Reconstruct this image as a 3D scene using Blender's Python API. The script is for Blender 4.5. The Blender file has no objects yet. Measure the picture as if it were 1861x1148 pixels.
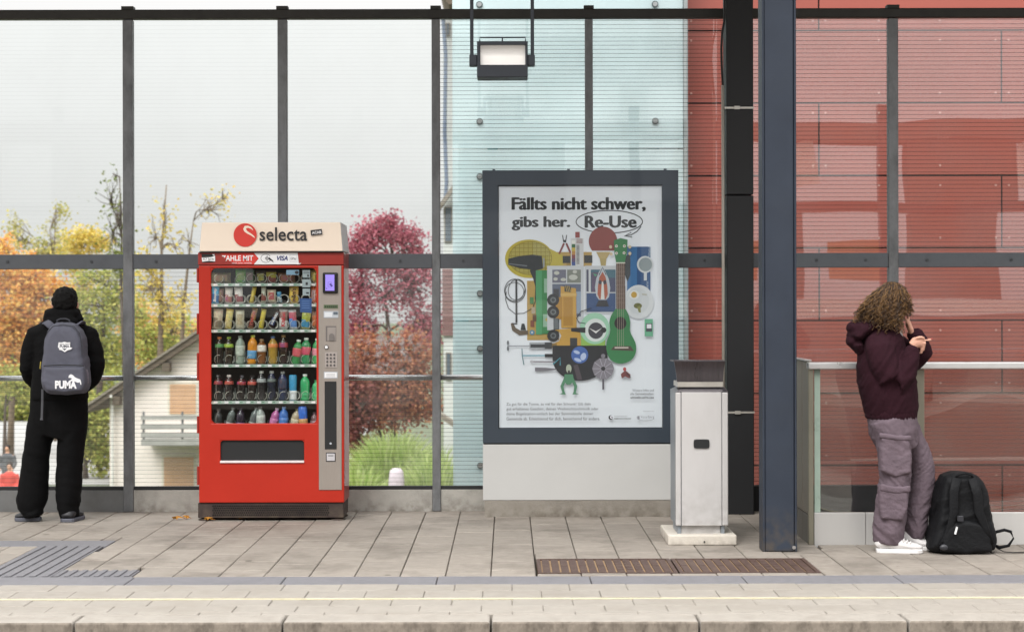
import bpy, bmesh, math, random
from mathutils import Vector, Matrix, noise
R = math.radians
sc = bpy.context.scene
C = sc.collection
random.seed(7)

# ---------------------------------------------------------------- camera
CX, CY, F, H = 923.0, 566.0, 3133.0, 1.5
cam = bpy.data.cameras.new('camera'); co = bpy.data.objects.new('camera', cam); C.objects.link(co)
cam.sensor_width = 36.0; cam.lens = 36.0 * F / 1861.0
cam.shift_x = 7.5 / 1861.0; cam.shift_y = -8.0 / 1861.0
cam.clip_start = 0.1; cam.clip_end = 3000
cam.dof.use_dof = True; cam.dof.focus_distance = 12.2; cam.dof.aperture_fstop = 3.4
co.location = (0, 0, H)
co.rotation_euler = (Matrix.Rotation(R(90), 3, 'X') @ Matrix.Rotation(R(-0.12), 3, 'Z')).to_euler()
sc.camera = co

# ---------------------------------------------------------------- world, sun, exposure
w = bpy.data.worlds.new('World'); sc.world = w; w.use_nodes = True
nt = w.node_tree; nt.nodes.clear()
def nd(t, ty, **k):
    n = t.nodes.new(ty)
    for a, b in k.items(): setattr(n, a, b)
    return n
out = nd(nt, 'ShaderNodeOutputWorld')
sky = nd(nt, 'ShaderNodeTexSky', sky_type='NISHITA', sun_disc=False)
sky.sun_elevation = R(50); sky.sun_rotation = R(205); sky.dust_density = 4; sky.air_density = 1
hsv = nd(nt, 'ShaderNodeHueSaturation'); hsv.inputs['Saturation'].default_value = 0.05
nt.links.new(sky.outputs[0], hsv.inputs['Color'])
b1 = nd(nt, 'ShaderNodeBackground'); b1.inputs[1].default_value = 0.05
nt.links.new(hsv.outputs[0], b1.inputs[0])
# overcast deck: brighter towards the zenith, as an overcast sky is
tc = nd(nt, 'ShaderNodeTexCoord'); sx = nd(nt, 'ShaderNodeSeparateXYZ'); nt.links.new(tc.outputs['Generated'], sx.inputs[0])
mx = nd(nt, 'ShaderNodeMath', operation='MAXIMUM'); nt.links.new(sx.outputs[2], mx.inputs[0]); mx.inputs[1].default_value = 0
pw = nd(nt, 'ShaderNodeMath', operation='POWER'); nt.links.new(mx.outputs[0], pw.inputs[0]); pw.inputs[1].default_value = 2.2
ml = nd(nt, 'ShaderNodeMath', operation='MULTIPLY_ADD'); nt.links.new(pw.outputs[0], ml.inputs[0]); ml.inputs[1].default_value = 3.3; ml.inputs[2].default_value = 0.64
b2 = nd(nt, 'ShaderNodeBackground'); b2.inputs[0].default_value = (1.0, 0.99, 0.975, 1); nt.links.new(ml.outputs[0], b2.inputs[1])
ad = nd(nt, 'ShaderNodeAddShader'); nt.links.new(b1.outputs[0], ad.inputs[0]); nt.links.new(b2.outputs[0], ad.inputs[1]); nt.links.new(ad.outputs[0], out.inputs[0])
sun = bpy.data.lights.new('sun', 'SUN'); so = bpy.data.objects.new('sun', sun); C.objects.link(so)
sun.energy = 1.5; sun.angle = R(25); sun.color = (1, 0.97, 0.93)
so.rotation_euler = (R(42), 0, R(-25)); so.location = (0, -5, 20)
sc.view_settings.view_transform = 'Standard'; sc.view_settings.look = 'None'
sc.view_settings.exposure = 0.12; sc.view_settings.gamma = 1; sc.view_settings.use_curve_mapping = False
sc.cycles.max_bounces = 8; sc.cycles.transparent_max_bounces = 24; sc.cycles.glossy_bounces = 3; sc.cycles.diffuse_bounces = 3
sc.cycles.use_denoising = True
sc.cycles.caustics_reflective = False; sc.cycles.caustics_refractive = False

# ---------------------------------------------------------------- helpers
def W(px, py, D):
    return ((px - CX) * D / F, D, H - (py - CY) * D / F)
def X(px, D): return (px - CX) * D / F
def Z(py, D): return H - (py - CY) * D / F
def lin(c):
    if isinstance(c, str):
        c = [int(c[i:i + 2], 16) / 255 for i in (0, 2, 4)]
        c = [v / 12.92 if v <= .04045 else ((v + .055) / 1.055) ** 2.4 for v in c]
    return (c[0], c[1], c[2], 1)

MATS = {}
def M(key, col='808080', rough=.6, metal=0., var=.12, vscale=6, bump=0., bscale=80, rnd=0., dirt=0., dcol='2a2622', dscale=3, stretch=None, spec=.5, coat=0, emit=0, bdist=.01, grime=0., gz=.25, spots=0.):
    if key in MATS: return MATS[key]
    m = bpy.data.materials.new(key); m.use_nodes = True; t = m.node_tree; L = t.links.new
    p = t.nodes['Principled BSDF']; c = lin(col)
    p.inputs['Roughness'].default_value = rough; p.inputs['Metallic'].default_value = metal
    p.inputs['Specular IOR Level'].default_value = spec; p.inputs['Coat Weight'].default_value = coat
    g = nd(t, 'ShaderNodeNewGeometry'); pos = g.outputs['Position']
    if stretch:
        mp = nd(t, 'ShaderNodeMapping'); mp.inputs['Scale'].default_value = stretch; L(pos, mp.inputs[0]); pos = mp.outputs[0]
    n1 = nd(t, 'ShaderNodeTexNoise'); n1.inputs['Scale'].default_value = vscale; n1.inputs['Detail'].default_value = 6; n1.inputs['Roughness'].default_value = .65; L(pos, n1.inputs['Vector'])
    mr = nd(t, 'ShaderNodeMapRange'); mr.inputs[1].default_value = .25; mr.inputs[2].default_value = .75; mr.inputs[3].default_value = 1 - var; mr.inputs[4].default_value = 1 + var; L(n1.outputs[0], mr.inputs[0])
    v = mr.outputs[0]
    if rnd:
        oi = nd(t, 'ShaderNodeObjectInfo'); m2 = nd(t, 'ShaderNodeMapRange'); m2.inputs[3].default_value = 1 - rnd; m2.inputs[4].default_value = 1 + rnd; L(oi.outputs['Random'], m2.inputs[0])
        mm = nd(t, 'ShaderNodeMath', operation='MULTIPLY'); L(v, mm.inputs[0]); L(m2.outputs[0], mm.inputs[1]); v = mm.outputs[0]
    vm = nd(t, 'ShaderNodeVectorMath', operation='SCALE'); vm.inputs[0].default_value = c[:3]; L(v, vm.inputs['Scale']); colo = vm.outputs[0]
    if dirt:
        n2 = nd(t, 'ShaderNodeTexNoise'); n2.inputs['Scale'].default_value = dscale; n2.inputs['Detail'].default_value = 9; n2.inputs['Roughness'].default_value = .7; L(pos, n2.inputs['Vector'])
        r2 = nd(t, 'ShaderNodeMapRange'); r2.inputs[1].default_value = .48; r2.inputs[2].default_value = .72; r2.inputs[4].default_value = dirt; L(n2.outputs[0], r2.inputs[0])
        mi = nd(t, 'ShaderNodeMix', data_type='RGBA'); L(r2.outputs[0], mi.inputs[0]); L(colo, mi.inputs[6]); mi.inputs[7].default_value = lin(dcol); colo = mi.outputs[2]
    if grime:      # splash dirt low down, broken up by noise
        sz = nd(t, 'ShaderNodeSeparateXYZ'); L(g.outputs['Position'], sz.inputs[0]); gm = nd(t, 'ShaderNodeMapRange'); gm.inputs[1].default_value = 0; gm.inputs[2].default_value = gz; gm.inputs[3].default_value = 1; gm.inputs[4].default_value = 0; L(sz.outputs[2], gm.inputs[0])
        n5 = nd(t, 'ShaderNodeTexNoise'); n5.inputs['Scale'].default_value = 16; n5.inputs['Detail'].default_value = 8; L(g.outputs['Position'], n5.inputs['Vector']); r5 = nd(t, 'ShaderNodeMapRange'); r5.inputs[1].default_value = .38; r5.inputs[2].default_value = .68; r5.inputs[4].default_value = grime; L(n5.outputs[0], r5.inputs[0])
        mg = nd(t, 'ShaderNodeMath', operation='MULTIPLY'); L(gm.outputs[0], mg.inputs[0]); L(r5.outputs[0], mg.inputs[1]); mi5 = nd(t, 'ShaderNodeMix', data_type='RGBA'); L(mg.outputs[0], mi5.inputs[0]); L(colo, mi5.inputs[6]); mi5.inputs[7].default_value = lin('5e5446'); colo = mi5.outputs[2]
    if spots:      # gum and drip spots
        vo = nd(t, 'ShaderNodeTexVoronoi'); vo.inputs['Scale'].default_value = 3.2; L(g.outputs['Position'], vo.inputs['Vector']); sc_ = nd(t, 'ShaderNodeSeparateColor'); L(vo.outputs['Color'], sc_.inputs[0]); rz = nd(t, 'ShaderNodeMath', operation='MULTIPLY'); L(sc_.outputs[0], rz.inputs[0]); rz.inputs[1].default_value = .075
        ls = nd(t, 'ShaderNodeMath', operation='LESS_THAN'); L(vo.outputs['Distance'], ls.inputs[0]); L(rz.outputs[0], ls.inputs[1]); m6 = nd(t, 'ShaderNodeMath', operation='MULTIPLY'); L(ls.outputs[0], m6.inputs[0]); m6.inputs[1].default_value = spots
        mi6 = nd(t, 'ShaderNodeMix', data_type='RGBA'); L(m6.outputs[0], mi6.inputs[0]); L(colo, mi6.inputs[6]); mi6.inputs[7].default_value = lin('4a443c'); colo = mi6.outputs[2]
    L(colo, p.inputs['Base Color'])
    n4 = nd(t, 'ShaderNodeMapRange'); n4.inputs[3].default_value = max(.02, rough - .1); n4.inputs[4].default_value = min(1, rough + .1); L(n1.outputs[0], n4.inputs[0]); L(n4.outputs[0], p.inputs['Roughness'])
    if bump:
        n3 = nd(t, 'ShaderNodeTexNoise'); n3.inputs['Scale'].default_value = bscale; n3.inputs['Detail'].default_value = 4; L(pos, n3.inputs['Vector'])
        bm_ = nd(t, 'ShaderNodeBump'); bm_.inputs['Strength'].default_value = bump; bm_.inputs['Distance'].default_value = bdist; L(n3.outputs[0], bm_.inputs['Height']); L(bm_.outputs[0], p.inputs['Normal'])
    if emit:
        p.inputs['Emission Color'].default_value = c; p.inputs['Emission Strength'].default_value = emit
    MATS[key] = m; return m

def glassmat(key, refl=.07, tint=(.97, .985, .98), lines=0., pitch=.031, lw=.16, scuff=None, dust_haze=.03, lcol=(.10, .10, .11), wav=.0):
    """thin sheet: see-through with a mirror share, printed stripes, painted glare haze, dust, scratches"""
    m = bpy.data.materials.new(key); m.use_nodes = True; t = m.node_tree; L = t.links.new; t.nodes.clear()
    o = nd(t, 'ShaderNodeOutputMaterial'); tr = nd(t, 'ShaderNodeBsdfTransparent'); tr.inputs[0].default_value = (*tint, 1)
    gl = nd(t, 'ShaderNodeBsdfGlossy'); gl.inputs['Roughness'].default_value = .0
    g = nd(t, 'ShaderNodeNewGeometry')
    if wav:
        n0 = nd(t, 'ShaderNodeTexNoise'); n0.inputs['Scale'].default_value = .9; n0.inputs['Detail'].default_value = 1; L(g.outputs['Position'], n0.inputs['Vector'])
        bp = nd(t, 'ShaderNodeBump'); bp.inputs['Strength'].default_value = 1; bp.inputs['Distance'].default_value = wav; L(n0.outputs[0], bp.inputs['Height']); L(bp.outputs[0], gl.inputs['Normal'])
    lwt = nd(t, 'ShaderNodeLayerWeight'); lwt.inputs[0].default_value = .35
    ma = nd(t, 'ShaderNodeMath', operation='MULTIPLY_ADD'); L(lwt.outputs['Facing'], ma.inputs[0]); ma.inputs[1].default_value = .25; ma.inputs[2].default_value = refl
    mix = nd(t, 'ShaderNodeMixShader'); L(ma.outputs[0], mix.inputs[0]); L(tr.outputs[0], mix.inputs[1]); L(gl.outputs[0], mix.inputs[2])
    cur = mix.outputs[0]
    def over(fac, col):
        nonlocal cur
        d = nd(t, 'ShaderNodeBsdfDiffuse'); d.inputs[0].default_value = (*col, 1)
        x = nd(t, 'ShaderNodeMixShader'); L(fac, x.inputs[0]); L(cur, x.inputs[1]); L(d.outputs[0], x.inputs[2]); cur = x.outputs[0]
    if dust_haze:  # dusty pale veil; glare haze is painted in as diffuse colour
        n1 = nd(t, 'ShaderNodeTexNoise'); n1.inputs['Scale'].default_value = 2.2; n1.inputs['Detail'].default_value = 8; L(g.outputs['Position'], n1.inputs['Vector'])
        r1 = nd(t, 'ShaderNodeMapRange'); r1.inputs[1].default_value = .35; r1.inputs[2].default_value = .8; r1.inputs[4].default_value = dust_haze * 2.5; L(n1.outputs[0], r1.inputs[0]); over(r1.outputs[0], (.7, .69, .67))
    if scuff:
        ds = nd(t, 'ShaderNodeVectorMath', operation='DISTANCE'); L(g.outputs['Position'], ds.inputs[0]); ds.inputs[1].default_value = scuff[:3]
        ra = nd(t, 'ShaderNodeMapRange'); ra.inputs[1].default_value = scuff[3] * .2; ra.inputs[2].default_value = scuff[3]; ra.inputs[3].default_value = 1; ra.inputs[4].default_value = 0; L(ds.outputs[1], ra.inputs[0])
        n2 = nd(t, 'ShaderNodeTexNoise'); n2.inputs['Scale'].default_value = 16; n2.inputs['Detail'].default_value = 10; n2.inputs['Roughness'].default_value = .8; L(g.outputs['Position'], n2.inputs['Vector'])
        r2 = nd(t, 'ShaderNodeMapRange'); r2.inputs[1].default_value = .5; r2.inputs[2].default_value = .62; L(n2.outputs[0], r2.inputs[0])
        mm = nd(t, 'ShaderNodeMath', operation='MULTIPLY'); L(r2.outputs[0], mm.inputs[0]); L(ra.outputs[0], mm.inputs[1])
        m3 = nd(t, 'ShaderNodeMath', operation='MULTIPLY'); L(mm.outputs[0], m3.inputs[0]); m3.inputs[1].default_value = scuff[4]; over(m3.outputs[0], (.75, .74, .74))
    if lines:
        s = nd(t, 'ShaderNodeSeparateXYZ'); L(g.outputs['Position'], s.inputs[0])
        dv = nd(t, 'ShaderNodeMath', operation='DIVIDE'); L(s.outputs[2], dv.inputs[0]); dv.inputs[1].default_value = pitch
        fr = nd(t, 'ShaderNodeMath', operation='FRACT'); L(dv.outputs[0], fr.inputs[0])
        lt = nd(t, 'ShaderNodeMath', operation='LESS_THAN'); L(fr.outputs[0], lt.inputs[0]); lt.inputs[1].default_value = lw
        sn = nd(t, 'ShaderNodeSeparateXYZ'); L(g.outputs['Normal'], sn.inputs[0])
        fa = nd(t, 'ShaderNodeMath', operation='LESS_THAN'); L(sn.outputs[1], fa.inputs[0]); fa.inputs[1].default_value = -.5
        mb = nd(t, 'ShaderNodeMath', operation='MULTIPLY'); L(lt.outputs[0], mb.inputs[0]); L(fa.outputs[0], mb.inputs[1])
        mc = nd(t, 'ShaderNodeMath', operation='MULTIPLY'); L(mb.outputs[0], mc.inputs[0]); mc.inputs[1].default_value = lines; over(mc.outputs[0], lcol)
    L(cur, o.inputs[0]); MATS[key] = m; return m

def leafmat(key, cols, trans=.35):
    if key in MATS: return MATS[key]
    m = bpy.data.materials.new(key); m.use_nodes = True; t = m.node_tree; L = t.links.new
    p = t.nodes['Principled BSDF']; p.inputs['Roughness'].default_value = .7; p.inputs['Specular IOR Level'].default_value = .25
    g = nd(t, 'ShaderNodeNewGeometry'); r = nd(t, 'ShaderNodeValToRGB'); L(g.outputs['Random Per Island'], r.inputs[0])
    e = r.color_ramp.elements
    while len(e) < len(cols): e.new(.5)
    for i, c in enumerate(cols): e[i].position = i / (len(cols) - 1); e[i].color = lin(c)
    L(r.outputs[0], p.inputs['Base Color'])
    tr = nd(t, 'ShaderNodeBsdfTranslucent'); L(r.outputs[0], tr.inputs[0]); mx = nd(t, 'ShaderNodeMixShader'); mx.inputs[0].default_value = trans
    L(p.outputs[0], mx.inputs[1]); L(tr.outputs[0], mx.inputs[2]); L(mx.outputs[0], t.nodes['Material Output'].inputs[0])
    MATS[key] = m; return m

def tag(o, label=None, cat=None, group=None, kind=None):
    if label: o['label'] = label
    if cat: o['category'] = cat
    if group: o['group'] = group
    if kind: o['kind'] = kind
    return o
BASE = {}
def empty(name, loc, label=None, cat=None, group=None, kind=None):
    o = bpy.data.objects.new(name, None); C.objects.link(o); o.location = loc; o.empty_display_size = .1
    BASE[o] = Vector(loc); return tag(o, label, cat, group, kind)
def origin_of(p):
    return BASE.get(p, Vector((0, 0, 0)))
def link_mesh(name, me, parent=None, org=None):
    o = bpy.data.objects.new(name, me); C.objects.link(o)
    pb = origin_of(parent) if parent else Vector((0, 0, 0))
    if parent is not None: o.parent = parent
    og = Vector(org) if org is not None else pb
    o.location = og - pb; BASE[o] = og
    return o

class MB:
    def __init__(s): s.v = []; s.f = []; s.m = []; s.cur = 0
    def add(s, vs, fs):
        n = len(s.v); s.v += [tuple(v) for v in vs]; s.f += [tuple(i + n for i in f) for f in fs]; s.m += [s.cur] * len(fs); return s
    def box(s, x0, x1, y0, y1, z0, z1):
        if x0 > x1: x0, x1 = x1, x0
        if y0 > y1: y0, y1 = y1, y0
        if z0 > z1: z0, z1 = z1, z0
        return s.add([(x0, y0, z0), (x1, y0, z0), (x1, y1, z0), (x0, y1, z0), (x0, y0, z1), (x1, y0, z1), (x1, y1, z1), (x0, y1, z1)],
                     [(0, 3, 2, 1), (4, 5, 6, 7), (0, 1, 5, 4), (1, 2, 6, 5), (2, 3, 7, 6), (3, 0, 4, 7)])
    def pbox(s, a, b, c, d, D, y0, y1):   # photo px a..b, c..d at depth D, y0..y1 metres
        return s.box(X(a, D), X(b, D), y0, y1, Z(d, D), Z(c, D))
    def prism(s, pts, y0, y1):            # outline in XZ, extruded along Y
        n = len(pts)
        area = sum(pts[i][0] * pts[(i + 1) % n][1] - pts[(i + 1) % n][0] * pts[i][1] for i in range(n))
        if area < 0: pts = pts[::-1]
        vs = [(p[0], y0, p[1]) for p in pts] + [(p[0], y1, p[1]) for p in pts]
        fs = [tuple(range(n)), tuple(range(2 * n - 1, n - 1, -1))] + [(i + n, (i + 1) % n + n, (i + 1) % n, i) for i in range(n)]
        return s.add(vs, fs)
    def prismz(s, pts, z0, z1):           # outline in XY, extruded along Z
        n = len(pts)
        area = sum(pts[i][0] * pts[(i + 1) % n][1] - pts[(i + 1) % n][0] * pts[i][1] for i in range(n))
        if area < 0: pts = pts[::-1]
        vs = [(p[0], p[1], z0) for p in pts] + [(p[0], p[1], z1) for p in pts]
        fs = [tuple(range(n - 1, -1, -1)), tuple(range(n, 2 * n))] + [(i, (i + 1) % n, (i + 1) % n + n, i + n) for i in range(n)]
        return s.add(vs, fs)
    def loft(s, pts, rad, hint=(1, 0, 0), n=16, caps=True, power=2.0):
        """rings round a path; rad = [(ra, rb)] with ra along hint"""
        P = [Vector(p) for p in pts]; k = len(P); base = len(s.v); hv = Vector(hint); vs = []
        for i in range(k):
            t = (P[min(i + 1, k - 1)] - P[max(i - 1, 0)]).normalized()
            a = hv - t * hv.dot(t)
            if a.length < 1e-3: a = Vector((0, 1, 0)) - t * t.y
            a.normalize(); b = t.cross(a)
            r = rad[i] if isinstance(rad[i], (tuple, list)) else (rad[i], rad[i])
            for j in range(n):
                q = 2 * math.pi * j / n; c_, s_ = math.cos(q), math.sin(q)
                e = 2 / power
                vs.append(P[i] + a * r[0] * math.copysign(abs(c_) ** e, c_) + b * r[1] * math.copysign(abs(s_) ** e, s_))
        fs = []
        for i in range(k - 1):
            for j in range(n):
                fs.append((i * n + j, i * n + (j + 1) % n, (i + 1) * n + (j + 1) % n, (i + 1) * n + j))
        if caps: fs += [tuple(range(n - 1, -1, -1)), tuple(range((k - 1) * n, k * n))]
        return s.add(vs, fs)
    def tube(s, pts, r, n=8, caps=True):
        return s.loft(pts, [r if not isinstance(r, list) else r[i] for i in range(len(pts))], hint=(.31, .17, .93) if abs((Vector(pts[-1]) - Vector(pts[0])).normalized().dot(Vector((.31, .17, .93)).normalized())) < .9 else (1, 0, 0), n=n, caps=caps)
    def ball(s, c, r, n=14, m=9, rot=None):
        r = r if isinstance(r, (tuple, list)) else (r, r, r); vs = []; fs = []
        for i in range(m + 1):
            ph = math.pi * i / m
            for j in range(n):
                th = 2 * math.pi * j / n
                v = Vector((r[0] * math.sin(ph) * math.cos(th), r[1] * math.sin(ph) * math.sin(th), r[2] * math.cos(ph)))
                if rot is not None: v = rot @ v
                vs.append(Vector(c) + v)
        for i in range(m):
            for j in range(n): fs.append(((i) * n + j, (i + 1) * n + j, (i + 1) * n + (j + 1) % n, i * n + (j + 1) % n))
        return s.add(vs, fs)
    def disc(s, c, r, y0, y1, n=12):     # cylinder along Y
        return s.prism([(c[0] + r * math.cos(2 * math.pi * i / n), c[1] + r * math.sin(2 * math.pi * i / n)) for i in range(n)], y0, y1)
    def lathe(s, c, prof, n=14):         # prof [(r, z)] about vertical axis
        return s.loft([(c[0], c[1], c[2] + z) for r, z in prof], [r for r, z in prof], n=n)
    def xf(s, m, start=0):
        s.v = s.v[:start] + [tuple(m @ Vector(v)) for v in s.v[start:]]; return s
    def mesh(s, name, mats, org=(0, 0, 0)):
        me = bpy.data.meshes.new(name); og = Vector(org)
        me.from_pydata([tuple(Vector(v) - og) for v in s.v], [], s.f)
        for m in (mats if isinstance(mats, (list, tuple)) else [mats]): me.materials.append(m)
        if any(s.m): me.polygons.foreach_set('material_index', s.m)
        me.validate(); return me
    def build(s, name, mats, parent=None, org=None, bevel=0, seg=1, smooth=False, subd=0):
        og = Vector(org) if org is not None else (origin_of(parent) if parent is not None else Vector((0, 0, 0)))
        me = s.mesh(name, mats, og)
        o = link_mesh(name, me, parent, og)
        if smooth: me.polygons.foreach_set('use_smooth', [True] * len(me.polygons))
        if bevel:
            b = o.modifiers.new('bevel', 'BEVEL'); b.width = bevel; b.segments = seg; b.limit_method = 'ANGLE'; b.angle_limit = R(40)
        if subd:
            u = o.modifiers.new('subdivision', 'SUBSURF'); u.levels = u.render_levels = subd
        return o

def plate(mb, x0, x1, z0, z1, y0, y1, holes):
    """plate in XZ with rectangular holes, thickness y0..y1"""
    xs = sorted({x0, x1, *[h[0] for h in holes], *[h[1] for h in holes]}); zs = sorted({z0, z1, *[h[2] for h in holes], *[h[3] for h in holes]})
    keep = {}
    for i in range(len(xs) - 1):
        for j in range(len(zs) - 1):
            cx, cz = (xs[i] + xs[i + 1]) / 2, (zs[j] + zs[j + 1]) / 2
            keep[i, j] = not any(h[0] < cx < h[1] and h[2] < cz < h[3] for h in holes)
    idx = {}; vs = []; fs = []
    def v(i, j, s):
        k = (i, j, s)
        if k not in idx: idx[k] = len(vs); vs.append((xs[i], (y0, y1)[s], zs[j]))
        return idx[k]
    for (i, j), kp in keep.items():
        if not kp: continue
        fs.append((v(i, j, 0), v(i + 1, j, 0), v(i + 1, j + 1, 0), v(i, j + 1, 0)))
        fs.append((v(i, j + 1, 1), v(i + 1, j + 1, 1), v(i + 1, j, 1), v(i, j, 1)))
        if not keep.get((i - 1, j)): fs.append((v(i, j, 0), v(i, j + 1, 0), v(i, j + 1, 1), v(i, j, 1)))
        if not keep.get((i + 1, j)): fs.append((v(i + 1, j, 0), v(i + 1, j, 1), v(i + 1, j + 1, 1), v(i + 1, j + 1, 0)))
        if not keep.get((i, j - 1)): fs.append((v(i, j, 0), v(i, j, 1), v(i + 1, j, 1), v(i + 1, j, 0)))
        if not keep.get((i, j + 1)): fs.append((v(i, j + 1, 0), v(i + 1, j + 1, 0), v(i + 1, j + 1, 1), v(i, j + 1, 1)))
    return mb.add(vs, fs)

_tc = {}
def text_geo(s, bold=0., shear=0.):
    k = (s, bold, shear)
    if k in _tc: return _tc[k]
    cu = bpy.data.curves.new('t', 'FONT'); cu.body = s; cu.size = 1; cu.offset = bold; cu.shear = shear; cu.resolution_u = 3
    o = bpy.data.objects.new('t', cu); C.objects.link(o)
    dg = bpy.context.evaluated_depsgraph_get(); me = bpy.data.meshes.new_from_object(o.evaluated_get(dg))
    vs = [(v.co.x, v.co.y) for v in me.vertices]; fs = [tuple(p.vertices) for p in me.polygons]
    bpy.data.objects.remove(o); bpy.data.curves.remove(cu); bpy.data.meshes.remove(me)
    x0 = min(v[0] for v in vs); x1 = max(v[0] for v in vs); y0 = min(v[1] for v in vs); y1 = max(v[1] for v in vs)
    _tc[k] = ([((x - x0) / (x1 - x0), (y - y0) / (y1 - y0)) for x, y in vs], fs); return _tc[k]

class Print:
    """flat printed shapes lying on a vertical face; coordinates are measured on the photo at depth D"""
    def __init__(s, D, parent, step=.0002, Df=None): s.D = D; s.par = parent; s.k = 1; s.step = step; s.Df = Df if Df is not None else D; s.reset()
    def reset(s): s.mb = MB(); s.mats = []
    def _m(s, m):
        if m not in s.mats: s.mats.append(m)
        s.mb.cur = s.mats.index(m)
    def raw(s, m, pts, faces):
        s._m(m); y = s.Df - s.k * s.step
        s.mb.add([(X(a, s.D), y, Z(b, s.D)) for a, b in pts], faces); s.k += 1
    def poly(s, m, pts): s.raw(m, pts, [tuple(range(len(pts)))])
    def rect(s, m, a, b, c, d): s.poly(m, [(a, c), (b, c), (b, d), (a, d)])
    def ell(s, m, cx, cy, rx, ry=None, rot=0, n=26, a0=0, a1=360):
        ry = rx if ry is None else ry; q = []
        for i in range(n):
            t = R(a0 + (a1 - a0) * i / (n if a1 - a0 == 360 else n - 1)); x, y = rx * math.cos(t), ry * math.sin(t)
            q.append((cx + x * math.cos(R(rot)) - y * math.sin(R(rot)), cy + x * math.sin(R(rot)) + y * math.cos(R(rot))))
        s.poly(m, q)
    def line(s, m, pts, w, closed=False):
        P = [Vector(p) for p in pts]; n = len(P); L_ = []; ws = w if isinstance(w, list) else [w] * n
        for i in range(n):
            a = P[(i - 1) % n] if closed or i else P[0]; b = P[(i + 1) % n] if closed or i < n - 1 else P[-1]
            t = (b - a); t = t.normalized() if t.length else Vector((1, 0)); nn = Vector((-t.y, t.x)) * ws[i] / 2
            L_ += [tuple(P[i] + nn), tuple(P[i] - nn)]
        f = [(2 * i, 2 * i + 1, 2 * i + 3, 2 * i + 2) for i in range(n - 1)]
        if closed: f.append((2 * n - 2, 2 * n - 1, 1, 0))
        s.raw(m, L_, f)
    def lines(s, m, segs, w):
        pts = []; f = []
        for a, b in segs:
            a, b = Vector(a), Vector(b); t = (b - a).normalized(); nn = Vector((-t.y, t.x)) * w / 2; k = len(pts)
            pts += [tuple(a + nn), tuple(a - nn), tuple(b - nn), tuple(b + nn)]; f.append((k, k + 1, k + 2, k + 3))
        s.raw(m, pts, f)
    def arc(s, m, cx, cy, rx, ry, w, a0=0, a1=360, rot=0, n=30):
        q = []
        for i in range(n):
            t = R(a0 + (a1 - a0) * i / (n if a1 - a0 == 360 else n - 1)); x, y = rx * math.cos(t), ry * math.sin(t)
            q.append((cx + x * math.cos(R(rot)) - y * math.sin(R(rot)), cy + x * math.sin(R(rot)) + y * math.cos(R(rot))))
        s.line(m, q, w, closed=(a1 - a0 == 360))
    def text(s, m, t, x0, x1, y0, y1, bold=0., shear=0., rot=0):
        vs, fs = text_geo(t, bold, shear); cx, cy = (x0 + x1) / 2, (y0 + y1) / 2; q = []
        for u, v in vs:
            x = x0 + u * (x1 - x0) - cx; y = y1 - v * (y1 - y0) - cy
            q.append((cx + x * math.cos(R(rot)) - y * math.sin(R(rot)), cy + x * math.sin(R(rot)) + y * math.cos(R(rot))))
        s.raw(m, q, fs)
    def done(s, name):
        o = s.mb.build(name, s.mats, s.par); s.reset(); return o

def organic(name, mb, voxel, mat, parent, smooth=3, disp=None, org=None):
    me = mb.mesh('tmp', mat); o = bpy.data.objects.new('tmp', me); C.objects.link(o)
    r = o.modifiers.new('r', 'REMESH'); r.mode = 'VOXEL'; r.voxel_size = voxel
    if smooth:
        s_ = o.modifiers.new('s', 'SMOOTH'); s_.factor = .5; s_.iterations = smooth
    dg = bpy.context.evaluated_depsgraph_get(); m2 = bpy.data.meshes.new_from_object(o.evaluated_get(dg))
    bpy.data.objects.remove(o); bpy.data.meshes.remove(me)
    og = Vector(org) if org is not None else origin_of(parent)
    if disp:
        nv = [v.normal.copy() for v in m2.vertices]
        for v, n_ in zip(m2.vertices, nv): v.co = v.co + n_ * disp(v.co, n_)
    for v in m2.vertices: v.co = v.co - og
    m2.materials.clear(); m2.materials.append(mat); m2.polygons.foreach_set('use_smooth', [True] * len(m2.polygons)); m2.polygons.foreach_set('material_index', [0] * len(m2.polygons))
    m2.name = name
    return link_mesh(name, m2, parent, og)

def folds(amp, sc=(6, 6, 14), seed=0, fine=.3, slant=.5):
    """long drawn creases: fast along one slanted direction, slow along the other, warped"""
    def f(co, n_):
        wq = noise.noise(Vector((co.x * 3.1 + seed, co.y * 3.1, co.z * 2.3))) * 1.4
        s_ = slant * (1 if noise.noise(Vector((co.x * 2.2, co.y * 2.2 + seed, co.z * 1.7))) > 0 else -1)
        a = (co.z + s_ * co.x) * sc[2] + wq; b = (co.x - s_ * co.z * .4) * sc[0] * .35
        n1 = noise.noise(Vector((a, b + seed, co.y * sc[1] * .4))); n2 = noise.noise(Vector((a * 2.3 + 9, b * 2.2 + seed, co.y * sc[1])))
        return amp * ((1 - 3.2 * abs(n1)) * .75 + fine * (1 - 3 * abs(n2)) + .9 * noise.noise(Vector((co.x * 5, co.y * 5, co.z * 4 + seed))))
    return f

def copy_of(src, loc, label=None):
    o = src.copy(); C.objects.link(o); o.location = loc
    if label: o['label'] = label
    return o
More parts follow.
